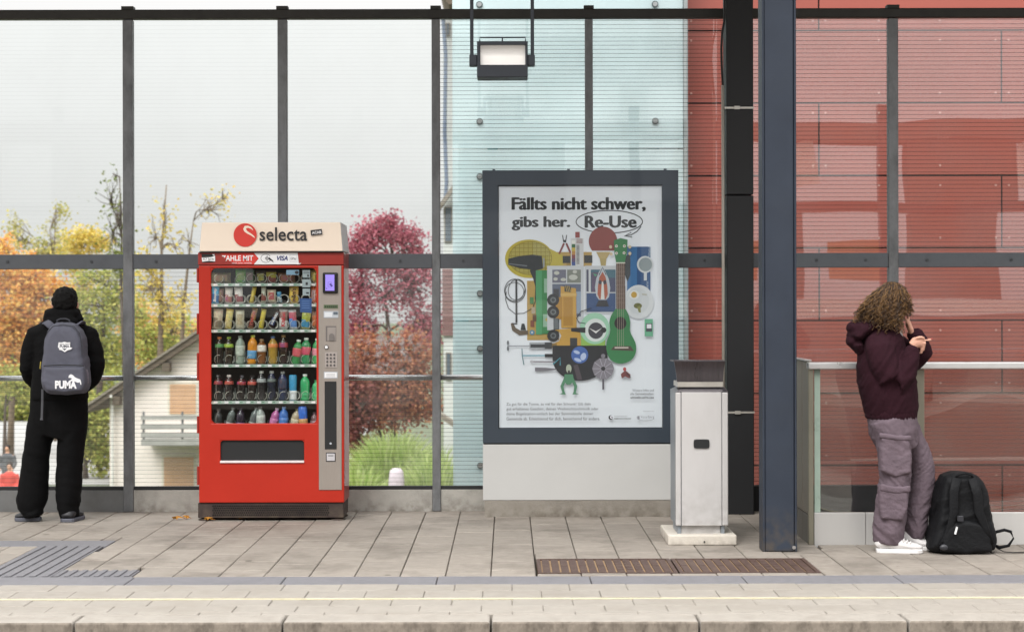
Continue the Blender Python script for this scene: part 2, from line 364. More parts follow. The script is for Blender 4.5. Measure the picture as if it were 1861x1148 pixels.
# ================================================================ ground, platform
m_slab = M('concrete_bed', '665e55', .9, bump=.3)
m_paver = M('paver_concrete', '938b82', .8, var=.16, vscale=14, bump=.25, bscale=160, rnd=.07, dirt=.7, dcol='554e46', dscale=1.7, spots=.6)
m_paver2 = M('edge_paver_concrete', '979189', .8, var=.10, vscale=14, bump=.2, bscale=160, rnd=.03, dirt=.4, dcol='7d7468', dscale=2.2)
m_kerb = M('kerb_concrete', '9b958d', .85, var=.12, vscale=10, bump=.4, bscale=120, dirt=.45, dcol='7b7268', dscale=7)
m_kerbf = M('kerb_face_concrete', '8a8176', .9, var=.25, vscale=16, bump=.6, bscale=70, dirt=.85, dcol='3f3830', dscale=13, stretch=(1, 1, .45))
m_grey = M('grey_guide_stone', '77767a', .8, var=.12, vscale=20, bump=.3, bscale=200, dirt=.3, dcol='55545a')
m_yel = M('yellow_line_paint', 'c8c0a2', .7, var=.15, vscale=20, dirt=.55, dcol='cbc3b2', dscale=5)
m_lawn = M('lawn', '596149', .9, var=.3, vscale=1.5, dirt=.5, dcol='5d6450', dscale=.6)
m_path = M('asphalt_path', 'a3a1a0', .9, var=.1)
m_ball = M('ballast', '6b625a', .95, var=.4, vscale=9, bump=1, bscale=20)

DW = 13.0     # glass wall distance
MB().box(-400, 400, 13.6, 900, -4.9, -4.5).build('lawn', m_lawn)
tag(bpy.data.objects['lawn'], 'bright green grass ground beyond the platform', None, None, 'structure')
o = MB().box(-40, -7, 60, 96, -4.5, -4.46).build('path', m_path); tag(o, 'pale asphalt path crossing the lawn behind the glass', kind='structure')
o = MB().box(-400, 400, -300, 8.2, -1.3, -.95).build('track_bed', m_ball); tag(o, 'stone ballast of the tracks in front of the platform', kind='structure')

plat = empty('platform', (0, 8.36, 0), 'paved station platform with concrete edge stones', None, None, 'structure')
s = MB(); s.box(-30, 1.985, 8.56, 13.5, -.9, -.055); s.box(1.985, 30, 8.56, 11.13, -.9, -.055); s.build('platform_bed', m_slab, plat)
s = MB(); s.box(-30, 30, 13.1, 13.5, -4.6, -.9); s.build('retaining_wall', m_slab, plat)

def subtract(r, holes):
    out_ = [r]
    for h in holes:
        nx = []
        for a in out_:
            x0, x1, d0, d1 = a; hx0, hx1, hd0, hd1 = h
            if hx0 >= x1 or hx1 <= x0 or hd0 >= d1 or hd1 <= d0: nx.append(a); continue
            if x0 < hx0: nx.append((x0, hx0, d0, d1))
            if hx1 < x1: nx.append((hx1, x1, d0, d1))
            a0, a1 = max(x0, hx0), min(x1, hx1)
            if d0 < hd0: nx.append((a0, a1, d0, hd0))
            if hd1 < d1: nx.append((a0, a1, hd1, d1))
        out_ = nx
    return [a for a in out_ if a[1] - a[0] > .03 and a[3] - a[2] > .03]
EXC = [(-9, -2.58, 11.08, 11.35), (-3.02, -2.60, 9.79, 11.08), (-2.60, -2.14, 9.79, 10.04), (.165, 1.80, 9.885, 10.47),
       (1.985, 20, 11.07, 14)]
def paver_mesh(wx, wd):
    g = .0026; t = .055; b = .004
    x0, x1, y0, y1 = -wx / 2 + g, wx / 2 - g, -wd / 2 + g, wd / 2 - g
    v = [(x0, y0, -t), (x1, y0, -t), (x1, y1, -t), (x0, y1, -t), (x0, y0, -b), (x1, y0, -b), (x1, y1, -b), (x0, y1, -b),
         (x0 + b, y0 + b, 0), (x1 - b, y0 + b, 0), (x1 - b, y1 - b, 0), (x0 + b, y1 - b, 0)]
    f = [(0, 1, 5, 4), (1, 2, 6, 5), (2, 3, 7, 6), (3, 0, 4, 7), (4, 5, 9, 8), (5, 6, 10, 9), (6, 7, 11, 10), (7, 4, 8, 11), (8, 9, 10, 11)]
    return v, f
PM = {}
def put_paver(name, r, mat, par=plat):
    wx, wd = round(r[1] - r[0], 3), round(r[3] - r[2], 3); k = (wx, wd, mat.name)
    if k not in PM:
        me = bpy.data.meshes.new(name); v, f = paver_mesh(wx, wd); me.from_pydata(v, [], f); me.materials.append(mat); PM[k] = me
    o = bpy.data.objects.new(name, PM[k]); C.objects.link(o); o.parent = par
    c = Vector(((r[0] + r[1]) / 2, (r[2] + r[3]) / 2, random.uniform(-.0018, .0018)))
    o.location = c - origin_of(par); o.rotation_euler = (random.uniform(-.002, .002), random.uniform(-.002, .002), random.uniform(-.0015, .0015))
    return o
pw_ = .2583
for c_ in range(-16, 16):
    x0 = -.10 + c_ * pw_
    off = (0, .18, .07, .25)[c_ % 4] if c_ % 3 else .13
    d = 9.79 - off
    while d < 13.08:
        a, b = max(d, 9.79), min(d + .365, 13.08)
        if b - a > .03:
            for r in subtract((x0, x0 + pw_, a, b), EXC): put_paver('paver', r, m_paver)
        d += .365
rows = [(9.285, 9.505), (9.075, 9.285), (8.815, 9.0), (8.635, 8.815), (8.56, 8.635)]
for i, (a, b) in enumerate(rows):
    for k in range(-14, 15):
        x0 = k * .3125 + (.156 if i % 2 else 0) + .02
        put_paver('edge_paver', (x0 - .0015, x0 + .314, a - .0015, b + .0015), m_paver2)
k = -4.7
while k < 4.8:
    put_paver('guide_stone', (k, k + .86, 9.505, 9.79), m_grey); k += .86
MB().box(-30, 30, 9.008, 9.04, -.03, .001).build('yellow_line', m_yel, plat)
MB().box(-30, 30, 9.045, 9.075, -.03, -.006).build('joint_strip', m_slab, plat)
for k in range(-5, 6):
    x0 = X(132, 8.36) + (k + 2) * 1.0125
    s = MB(); s.cur = 0; s.box(x0 + .005, x0 + 1.0075, 8.36, 8.555, -.35, .0)
    o = s.build('kerb_stone', [m_kerb, m_kerbf], plat, bevel=.012, seg=2)
    for p in o.data.polygons:
        if abs(p.normal.y) > .5: p.material_index = 1
s = MB(); s.box(-30, 30, 8.42, 8.56, -1.2, -.35); s.build('edge_wall', m_kerbf, plat)
for sgn in (-1, 1):      # beyond the single pavers: plain continuing surface
    s = MB(); s.box((-4.233 if sgn < 0 else 4.033), sgn * 30, 8.56, 13.08 if sgn < 0 else 11.1, -.05, -.004); s.build('platform_surface', m_paver, plat)

# tactile guidance
tact = empty('tactile_paving', (-2.8, 10.4, 0), 'dark grey ribbed tactile guide paving on the platform floor at left', 'tactile paving')
def ribs(x0, x1, d0, d1, n):
    o = MB().box(x0 + .004, x1 - .004, d0 + .004, d1 - .004, -.05, -.001).build('tile', m_grey, tact)
    p_ = (x1 - x0) / n
    for i in range(n):
        MB().box(x0 + p_ * (i + .18), x0 + p_ * (i + .72), d0 + .01, d1 - .01, -.001, .006).build('rib', m_grey, tact, bevel=.002)
ribs(-3.02, -2.60, 9.79, 10.22, 6); ribs(-3.02, -2.60, 10.22, 10.65, 6); ribs(-3.02, -2.60, 10.65, 11.08, 6)
ribs(-2.60, -2.14, 9.79, 10.04, 8)
for k in range(5): MB().box(-2.58 - .86 * (k + 1) + .004, -2.58 - .86 * k - .004, 11.084, 11.346, -.05, .001).build('border_stone', m_grey, tact, bevel=.003)

# cast iron covers
m_iron = M('cast_iron', '5b4842', .55, .3, var=.25, vscale=18, bump=.3, bscale=150, dirt=.3, dcol='8a7462', dscale=8)
m_sand = M('sandy_joint', '9c8265', .95, var=.2)
for i, (x0, x1, side) in enumerate([(.17, .975, 'left'), (.985, 1.795, 'right')]):
    cv = empty('drain_cover', ((x0 + x1) / 2, 10.18, 0), ['left rust brown iron drain cover in the paving below the poster case',
               'right rust brown iron drain cover by the foot of the blue column'][i], 'drain cover', 'iron drain covers')
    MB().box(x0, x1, 9.89, 10.465, -.05, -.007).build('cover_base', m_sand, cv)
    s = MB(); plate_ = [(x0, x1, 9.89, 9.915), (x0, x1, 10.44, 10.465), (x0, x0 + .022, 9.915, 10.44), (x1 - .022, x1, 9.915, 10.44)]
    for a in plate_: s.box(a[0], a[1], a[2], a[3], -.02, .002)
    s.build('frame', m_iron, cv)
    nb = 14; p_ = (x1 - x0 - .05) / nb
    for k in range(nb):
        a = x0 + .025 + p_ * k; em = 8 <= k <= 10
        segs = [(9.925, 10.02), (10.03, 10.12), (10.13, 10.22), (10.23, 10.33), (10.34, 10.43)] if em else ([(9.925, 10.43)] if k % 2 else [(9.925, 10.17), (10.18, 10.43)])
        for q in segs: MB().box(a + .006, a + p_ - .006, q[0], q[1], -.02, .001).build('bar', m_iron, cv)

# fallen leaves
m_fleaf = leafmat('fallen_leaf', ['8a5a2a', 'c08a3a', '7a4422'], .1)
def fallen(px, py, sz, lab, seed):
    random.seed(seed); D = F * H / (py - CY); x, y = X(px, D), D
    s = MB(); n = 12; vs = [(x, y, .03)]
    for i in range(n):
        t = 2 * math.pi * i / n; r = sz * (1 if i % 2 else .5) * random.uniform(.8, 1.15)
        vs.append((x + r * math.cos(t), y + r * math.sin(t) * .8, random.uniform(.006, .03)))
    s.add(vs, [(0, i + 1, (i + 1) % n + 1) for i in range(n)]); s.tube([(x, y, .03), (x + sz * 1.3, y - .02, .01)], .002, 4)
    tag(s.build('fallen_leaf', m_fleaf, org=(x, y, 0)), lab, 'leaf', 'fallen leaves')
fallen(322, 943, .05, 'curled brown leaf on the paving left of the red vending machine', 1)
fallen(338, 942, .03, 'smaller dry leaf just left of the vending machine foot', 2)
fallen(659, 927, .035, 'orange leaf against the plinth right of the vending machine', 3)
fallen(378, 945, .04, 'yellowish leaf under the left foot of the vending machine', 4)
fallen(431, 943, .03, 'brown leaf scrap lying under the middle of the vending machine', 5)
random.seed(11)

# ================================================================ glass wall
m_post = M('galvanised_steel', '7d7f81', .5, .35, var=.3, vscale=9, bump=.1, bscale=60, dirt=.5, dcol='3a3b3c', dscale=7, stretch=(1, 1, .5))
m_rail = M('weathered_steel', '63676c', .5, .35, var=.22, vscale=5, dirt=.4, dcol='33353a', dscale=5)
m_dark = M('dark_rail_paint', '3c3b38', .6, .2, var=.15, dirt=.4, dcol='222120', dscale=5)
m_black = M('black_paint', '151619', .6, var=.1)
m_chrome = M('bright_tube', 'c9c9cb', .22, .9, var=.05)
m_conc = M('plinth_concrete', 'aeaba4', .85, var=.14, vscale=7, bump=.35, bscale=90, dirt=.5, dcol='66625b', dscale=4, grime=.6, gz=.1)
m_metalplinth = M('plinth_metal', '7d7e7e', .5, .5, var=.12, dirt=.3, dcol='55504a', dscale=4)
m_gasket = M('gasket', '232425', .7)
m_bolt = M('bolt_steel', '55575a', .4, .8)
wall = empty('glass_wall', (0, DW, 0), 'glazed windscreen wall of steel posts and striped glass panes behind the platform', 'glass wall')
posts = [-45, 234, 514.5, 793, 1071, 1345, 1623, 1902]
pxw = [8, 9, 8.5, 7.5, 7, 8, 9, 8]
for q, hw in zip(posts, pxw):
    x = X(q, DW); h = hw / 241.
    s = MB(); s.box(x - h, x + h, DW - .03, DW + .04, 0.0, 3.70); s.build('post', m_post, wall, bevel=.006, seg=2)
    s = MB(); s.box(x - h - .008, x + h + .008, DW - .034, DW + .044, 3.775, 3.80); s.build('post_cap', m_dark, wall)
z_t0, z_t1 = 3.705, 3.775
s = MB(); s.box(X(-330, DW), X(2180, DW), DW - .035, DW + .045, z_t0, z_t1); s.build('top_rail', m_dark, wall, bevel=.006)
glass_hi = [glassmat('pane_clear_sky', refl=.006, lines=.02, dust_haze=.012), glassmat('pane_striped', refl=.05, lines=.42, lw=.13), glassmat('pane_striped_reflective', refl=.08, lines=.40, lw=.13, wav=.003), glassmat('pane_striped_mirror', refl=.135, lines=.42, lw=.14, wav=.003, dust_haze=.03)]  # sky pane stripes kept faint: glare washout put into their strength
for i in range(len(posts) - 1):
    a = X(posts[i] + pxw[i] - .5, DW); b = X(posts[i + 1] - pxw[i + 1] + .5, DW); red = posts[i] >= 1071
    g_ = glass_hi[3] if posts[i] >= 1340 else glass_hi[2] if posts[i] >= 1070 else (glass_hi[1] if posts[i] >= 793 else glass_hi[0])
    mr = MB(); mr.box(a, b, DW - .02, DW + .02, 1.826, 1.936); mr = mr.build('mid_rail', m_rail, wall, bevel=.004)
    for t in (.16, .5, .84) if i % 2 else (.2, .78):
        bx = a + (b - a) * t; MB().disc((bx, 1.882), .011, DW - .027, DW - .019, 8).build('bolt', m_bolt, mr)
    MB().box(a, b, DW + .004, DW + .012, 1.937, 3.704).build('upper_pane', g_, wall)
    low = i in (0, 1, 2)
    g2 = g_ if not low else MATS.get('pane_low_%d' % i) or glassmat('pane_low_%d' % i, lines=.24, dust_haze=.035, refl=.03, lw=.13, scuff=((X(700, DW), DW, Z(625, DW), .34, .75) if i == 2 else None))
    zb = .19 if i != 6 and i != 5 else (.19 if i == 5 else -.6)
    MB().box(a, b, DW + .004, DW + .012, zb if i < 6 else -.6, 1.825).build('lower_pane', g2, wall)
    if i < 5:
        t = MB(); t.tube([(a, DW + .04, 1.003), (b, DW + .04, 1.003)], .021, 16)
        t.build('handrail', m_chrome, wall, smooth=True)
    if i < 6:
        MB().box(a, b, DW - .012, DW + .025, .163, .189).build('bottom_frame', m_gasket, wall)
        pm = m_metalplinth if i in (0,) else (m_black if i == 5 else m_conc)
        MB().box(a, b - .002, DW - .015, DW + .08, -.05, .162).build('plinth', pm, wall, bevel=.004)
# lower dark plinth next to the black column
MB().box(X(1353, DW), X(1600, DW), DW - .05, DW - .016, .0, .188).build('plinth_cover', m_black, wall)

# ================================================================ canopy (above the frame)
can = empty('platform_canopy', (0, 11, 0), 'dark flat canopy roof above the platform', 'canopy')
s = MB(); s.box(-14, 14, 10.2, 13.6, 4.75, 4.95); s.build('roof_slab', M('canopy_paint', '8a8c90', .7), can)
for x in (-12, -8, -4, X(1416, 10.75), 6, 10): MB().box(x - .07, x + .07, 10.2, 13.5, 4.55, 4.748).build('beam', m_black, can)

# ================================================================ columns
m_blue = M('blue_column_paint', '333a46', .5, .1, var=.16, vscale=2.5, bump=.12, bscale=300, dirt=.3, dcol='3b4048', dscale=2.4, spec=.3, grime=.7, gz=.3)
D = 10.75; a, b = X(1385.5, D), X(1447.5, D)
col = empty('blue_column', ((a + b) / 2, D, 0), 'tall blue painted steel column standing between the litter bin and the railing', 'column')
MB().box(a + .014, b - .014, D, D + .16, 0, 4.56).build('shaft', m_blue, col, bevel=.01, seg=3)
MB().box(a, a + .013, D - .006, D + .16, 0, 4.56).build('flange', m_blue, col, bevel=.003)
MB().box(b - .013, b, D - .006, D + .16, 0, 4.56).build('flange', m_blue, col, bevel=.003)
MB().disc((b - .02, .028), .012, D - .012, D, 10).build('bolt', m_chrome, col)
D = 12.72; a, b = X(1321, D), X(1370, D)
col2 = empty('black_column', ((a + b) / 2, D, 0), 'tall black square column behind the litter bin', 'column')
m_bcol = M('black_column_paint', '141518', .6, var=.12, vscale=3, dirt=.25, dcol='17181a', dscale=3)
MB().box(a, b, D, D + .2, 0, Z(356, D)).build('lower_shaft', m_bcol, col2, bevel=.006)
MB().box(a, b, D, D + .2, Z(354.5, D), 4.74).build('upper_shaft', m_bcol, col2, bevel=.006)
m_strap = M('strap_steel', 'c9c5bd', .35, .6)
for zz in (197, 750):
    z = Z(zz, D); s = MB(); s.box(X(1317.5, D), b + .004, D - .004, D + .204, z - .007, z + .007); st = s.build('strap', m_strap, col2)
    MB().box(X(1335, D), X(1345, D), D - .016, D - .003, z - .012, z + .012).build('clamp', m_strap, st)
pipe = empty('cable_conduit', (X(1314.5, 12.74), 12.74, 0), 'thin light grey cable pipe strapped along the left side of the black column', 'cable pipe')
s = MB(); s.tube([W(1314.5, 566, 12.74)[:2] + (.35,), W(1314.5, 156, 12.74)], .0115, 12); s.build('pipe', M('conduit_grey', 'a8a298', .5), pipe, smooth=True)
s = MB(); pts = [W(1314.5, 160, 12.74), W(1312.5, 120, 12.72), W(1311.8, 90, 12.7), W(1313.5, 60, 12.7), W(1318, 36, 12.72), W(1319, -60, 12.72)]
s.tube(pts, .008, 8); s.build('cable', m_gasket, pipe, smooth=True)

# ================================================================ hanging lamp
D = 11.5; m_lamp = M('lamp_housing', '2e3239', .5, .2)
lamp = empty('hanging_lamp', W(913, 142, D), 'dark floodlight with a white screen hanging on two rods from above', 'lamp')
for a in (858.5, 968.5):
    MB().box(X(a - 3.2, D), X(a + 3.2, D), D - .01, D + .015, Z(104, D), 4.74).build('hanging_rod', m_lamp, lamp, bevel=.003)
s = MB(); plate(s, X(868, D), X(960, D), Z(142, D), Z(77, D), D - .04, D + .14, [(X(874, D), X(955.5, D), Z(119.5, D), Z(83, D))]); s.build('housing', m_lamp, lamp, bevel=.004)
MB().pbox(873, 956.5, 82.5, 120, D, D + .0, D + .02).build('screen', M('lamp_screen', 'f6f3ee', .5, var=.05, vscale=12, emit=.22), lamp)
for a, b in ((854, 868), (960, 973)): MB().pbox(a, b, 100.5, 120.5, D, D - .03, D + .05).build('bracket', m_lamp, lamp, bevel=.004)
s = MB(); s.tube([W(873, 76, D), W(873, 68.5, D), W(914, 68.5, D), W(956, 68.5, D), W(956, 76, D)], .005, 8); s.tube([W(914, 77, D), W(914, 68.5, D)], .005, 8); s.build('guard', m_lamp, lamp)
MB().pbox(874, 955, 82, 84, D, D - .06, D - .041).build('visor', m_lamp, lamp)
# ================================================================ red clad building
m_red = M('red_cladding', 'a5574b', .32, var=.05, vscale=1.2, rnd=.05, dirt=.12, dcol='9a4f43', dscale=1.2, coat=.15)
m_reddark = M('cladding_substructure', '2b2426', .8)
m_rbolt = M('cladding_bolt', 'd9a79c', .4, .2)
D = 18.0
rb = empty('red_building', (X(1600, D), D, -4.5), 'building clad in large salmon red panels behind the glass on the right', 'building')
MB().box(X(1247, D), X(3300, D), D + .03, D + 12, -4.5, Z(-900, D)).build('wall', m_reddark, rb)
bmesh_bolt = MB().disc((0, 0), .012, -.006, .001, 8).mesh('bolt', m_rbolt)
g = .0085
for k in range(-4, 11):
    ya, yb = 57 + 131.6 * k, 57 + 131.6 * (k + 1); js = [1821 + 664 * i for i in range(-1, 3)] if k % 2 == 0 else [1489 + 664 * i for i in range(-1, 3)]
    js = sorted([j for j in js if j > 1260]); ed = [1249] + js
    for a, b in zip(ed, ed[1:]):
        p = MB().box(X(a, D) + g, X(b, D) - g, D, D + .012, Z(yb, D) + g, Z(ya, D) - g).build('panel', m_red, rb)
        p.rotation_euler.z = random.uniform(-.0006, .0006)
        if ya > 950 or yb < -80: continue
        for bx in (1257, 1368, 1478, 1501, 1598, 1709, 1810, 1834):
            if not (a + 3 < bx < b - 3) or (bx in (1478, 1501) and k % 2 == 0) or (bx in (1810, 1834) and k % 2): continue
            for by in (ya + 18, yb - 18):
                o = bpy.data.objects.new('bolt', bmesh_bolt); C.objects.link(o); o.parent = p; o.location = Vector((X(bx, D), D, Z(by, D))) - BASE[p]

# ================================================================ glass stair tower
D = 17.6
tw = empty('stair_tower', (X(1030, D), D, -4.5), 'stair tower clad in pale teal glass panels with round clamps beside the red building', 'tower')
m_tback = M('tower_back_wall', 'f0f4f4', .8, var=.05, vscale=1.5)
m_tbeam = M('tower_teal_beam', '5d9a9f', .6, var=.15)
MB().box(X(823, D), X(1241, D), D + .5, D + 4, -4.5, Z(-900, D)).build('wall', m_tback, tw)
MB().box(X(886, D), X(905, D), D + .3, D + .49, -4.5, Z(-900, D)).build('beam', m_tbeam, tw)
MB().box(X(1182, D), X(1204, D), D + .3, D + .49, -4.5, Z(-900, D)).build('beam', m_tbeam, tw)
MB().box(X(826, D), X(850, D), D + .3, D + .48, Z(640, D), Z(322, D)).build('window', m_tbeam, tw)
tm = bpy.data.materials.new('teal_glass_panel'); tm.use_nodes = True; t = tm.node_tree; L = t.links.new; t.nodes.clear()
o_ = nd(t, 'ShaderNodeOutputMaterial'); tr = nd(t, 'ShaderNodeBsdfTransparent'); tr.inputs[0].default_value = (.88, .965, .97, 1)
df = nd(t, 'ShaderNodeBsdfDiffuse'); df.inputs[0].default_value = (.76, .91, .94, 1); gg = nd(t, 'ShaderNodeBsdfGlossy'); gg.inputs['Roughness'].default_value = .03
nn = nd(t, 'ShaderNodeTexNoise'); nn.inputs['Scale'].default_value = .8; nn.inputs['Detail'].default_value = 3; gp = nd(t, 'ShaderNodeNewGeometry'); L(gp.outputs['Position'], nn.inputs['Vector'])
mr = nd(t, 'ShaderNodeMapRange'); mr.inputs[1].default_value = .3; mr.inputs[2].default_value = .7; mr.inputs[3].default_value = .5; mr.inputs[4].default_value = .72; L(nn.outputs[0], mr.inputs[0])
m1 = nd(t, 'ShaderNodeMixShader'); L(mr.outputs[0], m1.inputs[0]); L(tr.outputs[0], m1.inputs[1]); L(df.outputs[0], m1.inputs[2])
m2 = nd(t, 'ShaderNodeMixShader'); m2.inputs[0].default_value = .1; L(m1.outputs[0], m2.inputs[1]); L(gg.outputs[0], m2.inputs[2]); L(m2.outputs[0], o_.inputs[0])
m_clamp = M('clamp_steel', 'a9adae', .3, .8); m_clampd = M('clamp_ring', '5c6768', .5, .4)
for k in range(-3, 4):
    ya, yb = 271 + 312 * k, 271 + 312 * (k + 1)
    p = MB().box(X(823, D), X(1242, D), D, D + .02, Z(yb, D) + .006, Z(ya, D) - .006).build('glass_panel', tm, tw)
    for by in (ya + 50, yb - 50):
        for bx in (872.5, 1191.5):
            cl = MB().disc((X(bx, D), Z(by, D)), .034, D - .018, D - .001, 16).build('clamp', m_clampd, p)
            MB().disc((X(bx, D), Z(by, D)), .024, D - .026, D - .0185, 14).build('cap', m_clamp, p)
MB().box(X(1243, D), X(1250, D), D - .05, D + .5, -4.5, Z(-900, D)).build('corner_strip', M('strip_grey', '8f9697', .6), tw)

# ================================================================ cream house
m_cream = M('cream_render', 'f6ebe4', .9, var=.05, vscale=2, dirt=.15, dcol='d8cfbc', dscale=.8)
m_roof = M('roof_boards', '6d6154', .8, var=.2, dirt=.4, dcol='453c34', dscale=3)
m_fascia = M('roof_edge', '8d8478', .8)
m_shut = M('shutter_tan', 'e0b48e', .7, var=.08, vscale=3)
m_balc = M('balcony_concrete', 'a9a8a4', .85, var=.15, dirt=.4, dcol='6a6963')
D = 57.0
hs = empty('cream_house', (X(395, D), D, -4.5), 'cream rendered house with a low gable roof and closed shutters behind the left panes', 'house')
ex, ez = X(160, D), Z(737, D); ax, az = X(397, D), Z(579, D); rx = X(630, D)
s = MB(); wl, wr = X(199, D), X(596, D); sl = (az - ez) / (ax - ex)
s.prism([(wl, -4.5), (wr, -4.5), (wr, az - .12 - (wr - ax) * sl), (ax, az - .12), (wl, az - .12 - (ax - wl) * sl)], D, D + 12); s.build('wall', m_cream, hs)
for sg, xe in ((-1, ex), (1, rx)):
    s = MB(); th = .28
    s.prism([(ax, az), (xe, az - abs(xe - ax) * sl), (xe, az - abs(xe - ax) * sl - .2), (ax, az - .26)], D - .45, D + 12.5); s.build('roof', m_roof, hs)
    s = MB(); s.prism([(ax, az + .07), (xe, az - abs(xe - ax) * sl + .07), (xe, az - abs(xe - ax) * sl - .02), (ax, az - .02)], D - .51, D - .455); s.build('verge_board', m_fascia, hs)
for bx in (215, 305, 480): 
    zz = az - .3 - abs(X(bx, D) - ax) * sl; MB().box(X(bx, D) - .12, X(bx, D) + .12, D - .42, D - .002, zz - .3, zz).build('rafter_end', m_roof, hs)
def shutter(a, b, c, d):
    f = MB().pbox(a - 4, b + 4, c - 4, d + 4, D, D - .05, D - .003).build('window', M('window_surround', 'e3ded0', .8), hs)
    n = int((d - c) / 4); 
    for i in range(n): 
        z0 = Z(d - i * (d - c) / n, D); z1 = Z(d - (i + 1) * (d - c) / n, D) - .012; MB().box(X(a, D), X(b, D), D - .08, D - .055, z0, z1).build('slat', m_shut, f)
shutter(309, 356, 696, 750); shutter(298, 352, 828, 900); shutter(420, 470, 696, 750)
s = MB().pbox(272, 470, 791, 802, D, D - 1.4, D - .003).build('balcony_slab', m_balc, hs)
for a, b in ((749, 756), (764, 773), (779, 788)): MB().pbox(272, 470, a, b, D, D - 1.42, D - 1.36).build('balcony_board', m_balc, hs)
for a in (276, 345, 410): MB().pbox(a - 2, a + 2, 742, 795, D, D - 1.355, D - 1.30).build('balcony_post', m_post, hs)
s = MB(); s.tube([W(204, 900, D - .2), W(204, 724, D - .2), W(201, 718, D - .6)], .045, 8); s.build('downpipe', M('pipe_white', 'e6e4de', .6), hs)

# house between tower and post (narrow view)
D = 44.0
h2 = empty('gabled_house', (X(860, D), D, -4.5), 'white house with maroon shingles seen in the gap left of the teal tower', 'house')
m_wh = M('white_render', 'd8dad8', .9, var=.04); m_shing = M('maroon_shingle', '8b6a68', .85, var=.15); m_win = M('far_window', '5c6a75', .25)
MB().pbox(806, 1000, 20, 900, D, D, D + 10).build('wall', m_wh, h2)
s = MB(); q = lambda a, b: (X(a, D), Z(b, D)); s.prism([q(797, -30), q(1000, -30), q(1000, 22), q(818, 18), q(808, 4)], D - .8, D + 10.5); s.build('roof', m_roof, h2)
for i in range(16):
    MB().pbox(804, 860, 488 + i * 7.6, 495.2 + i * 7.6, D, D - .06 - .01 * (i % 2), D - .003).build('shingle_row', m_shing, h2)
for a, b, c, d in ((811, 819, 42, 66), (808, 822, 376, 440), (810, 820, 640, 690)): 
    f = MB().pbox(a, b, c, d, D, D - .05, D - .003).build('window', m_fascia, h2); MB().pbox(a + 2, b - 2, c + 2, d - 2, D, D - .07, D - .052).build('pane', m_win, f)
s = MB(); s.tube([W(810, 360, D - .3), W(812, 330, D - .3), W(809, 240, D - .3), W(811, 100, D - .3), W(806, 30, D - .3)], .05, 8); s.build('downpipe', M('pipe_blue', '6c7a90', .5), h2)
s = MB(); s.prism([q(800, 372), q(860, 290), q(860, 300), q(800, 384)], D - .5, D - .1); s.build('verge_board', m_fascia, h2)
s = MB(); s.prism([q(792, 735), q(835, 765), q(835, 775), q(792, 744)], D - 1.5, D - .9); s.build('stair_stringer', m_fascia, h2)

# ================================================================ trees
m_bark = M('bark', '7a6c5c', .95, var=.3, vscale=8, bump=.5, bscale=12)
m_barkd = M('dark_bark', '5a5048', .95, var=.3, vscale=8)
def tree(name, label, cat, D, trunk, tr, clumps, leaf, lsz, bark=m_bark, group=None, seed=1, twig=.02):
    """trunk: list of photo px; clumps: (px, py, rx, ry, twigs, leaves per twig)"""
    random.seed(seed); u = D / F
    T = [Vector(W(a, b, D)) for a, b in trunk]; T[0].z = -4.6
    root = empty(name, (T[0].x, D, -4.5), label, cat, group)
    tm = MB(); n = len(T)
    tm.tube(T, [max(tr * (1 - .93 * i / (n - 1)), .02) for i in range(n)], 8)
    lv = []; lf = []
    for cx, cy, rx, ry, nt_, nl in clumps:
        c = Vector(W(cx, cy, D)); 
        st = min(T[1:], key=lambda p: (p - c).length + (3 if p.z > c.z + .3 * ry * u else 0))
        mid = st.lerp(c, .55) + Vector((random.uniform(-.2, .2), random.uniform(-.5, .5), .15))
        tm.tube([st, st.lerp(mid, .5) + Vector((0, 0, .1)), mid, c], [max(tr * (.42 if st.z < T[-1].z - 2 else .2), twig), max(tr * .22, twig), max(tr * .13, twig), twig * .8], 6, caps=False)
        for _ in range(int(nt_ * 1.25)):
            while True:
                a = Vector((random.uniform(-1, 1), random.uniform(-1, 1), random.uniform(-1, 1)))
                if a.length < 1: break
            a = a * (a.length ** -.35)
            e = c + Vector((a.x * rx * u, a.y * rx * u * .9, a.z * ry * u))
            b0 = mid.lerp(c, random.random())
            tm.tube([b0, b0.lerp(e, .5) + Vector((random.uniform(-.1, .1), 0, random.uniform(-.05, .15))), e], [twig, twig * .7, twig * .35], 4, caps=False)
            sp = .16 * (rx + ry) * u * .5 + .12
            for _ in range(int(nl * 1.15)):
                p = e + Vector((random.gauss(0, sp), random.gauss(0, sp), random.gauss(0, sp * .7)))
                s_ = lsz * random.uniform(.6, 1.3)
                d1 = Vector((random.uniform(-1, 1), random.uniform(-1, 1), random.uniform(-.8, .8))).normalized()
                d2 = d1.cross(Vector((random.uniform(-1, 1), random.uniform(-1, 1), random.uniform(-1, 1)))).normalized()
                k = len(lv); lv += [p - d1 * s_ * .5, p + d2 * s_ * .32, p + d1 * s_ * .5, p - d2 * s_ * .32]; lf.append((k, k + 1, k + 2, k + 3))
    tm.build('trunk', bark, root, smooth=True)
    cr = MB(); cr.v = [tuple(v) for v in lv]; cr.f = lf; cr.m = [0] * len(lf)
    if lf: cr.build('crown', leaf, root)
    return root
L_or = leafmat('leaf_orange', ['e09a54', 'eec06a', 'd68a50', 'eccb82', 'e2c46c', 'dda868'])
L_ye = leafmat('leaf_yellow', ['e6c868', 'cdbb58', 'ecd684', 'b5ad58', 'd9b45a'])
L_yg = leafmat('leaf_yellowgreen', ['c8c068', '9eac58', 'd8d07c', '86984e', 'b9b860'])
L_gr = leafmat('leaf_green', ['5f7038', '7d8a42', '94954a', '4c5c30'])
L_ma = leafmat('leaf_maroon', ['ae5c70', 'c67c8a', '96495c', 'd28e98', 'b4626e'])
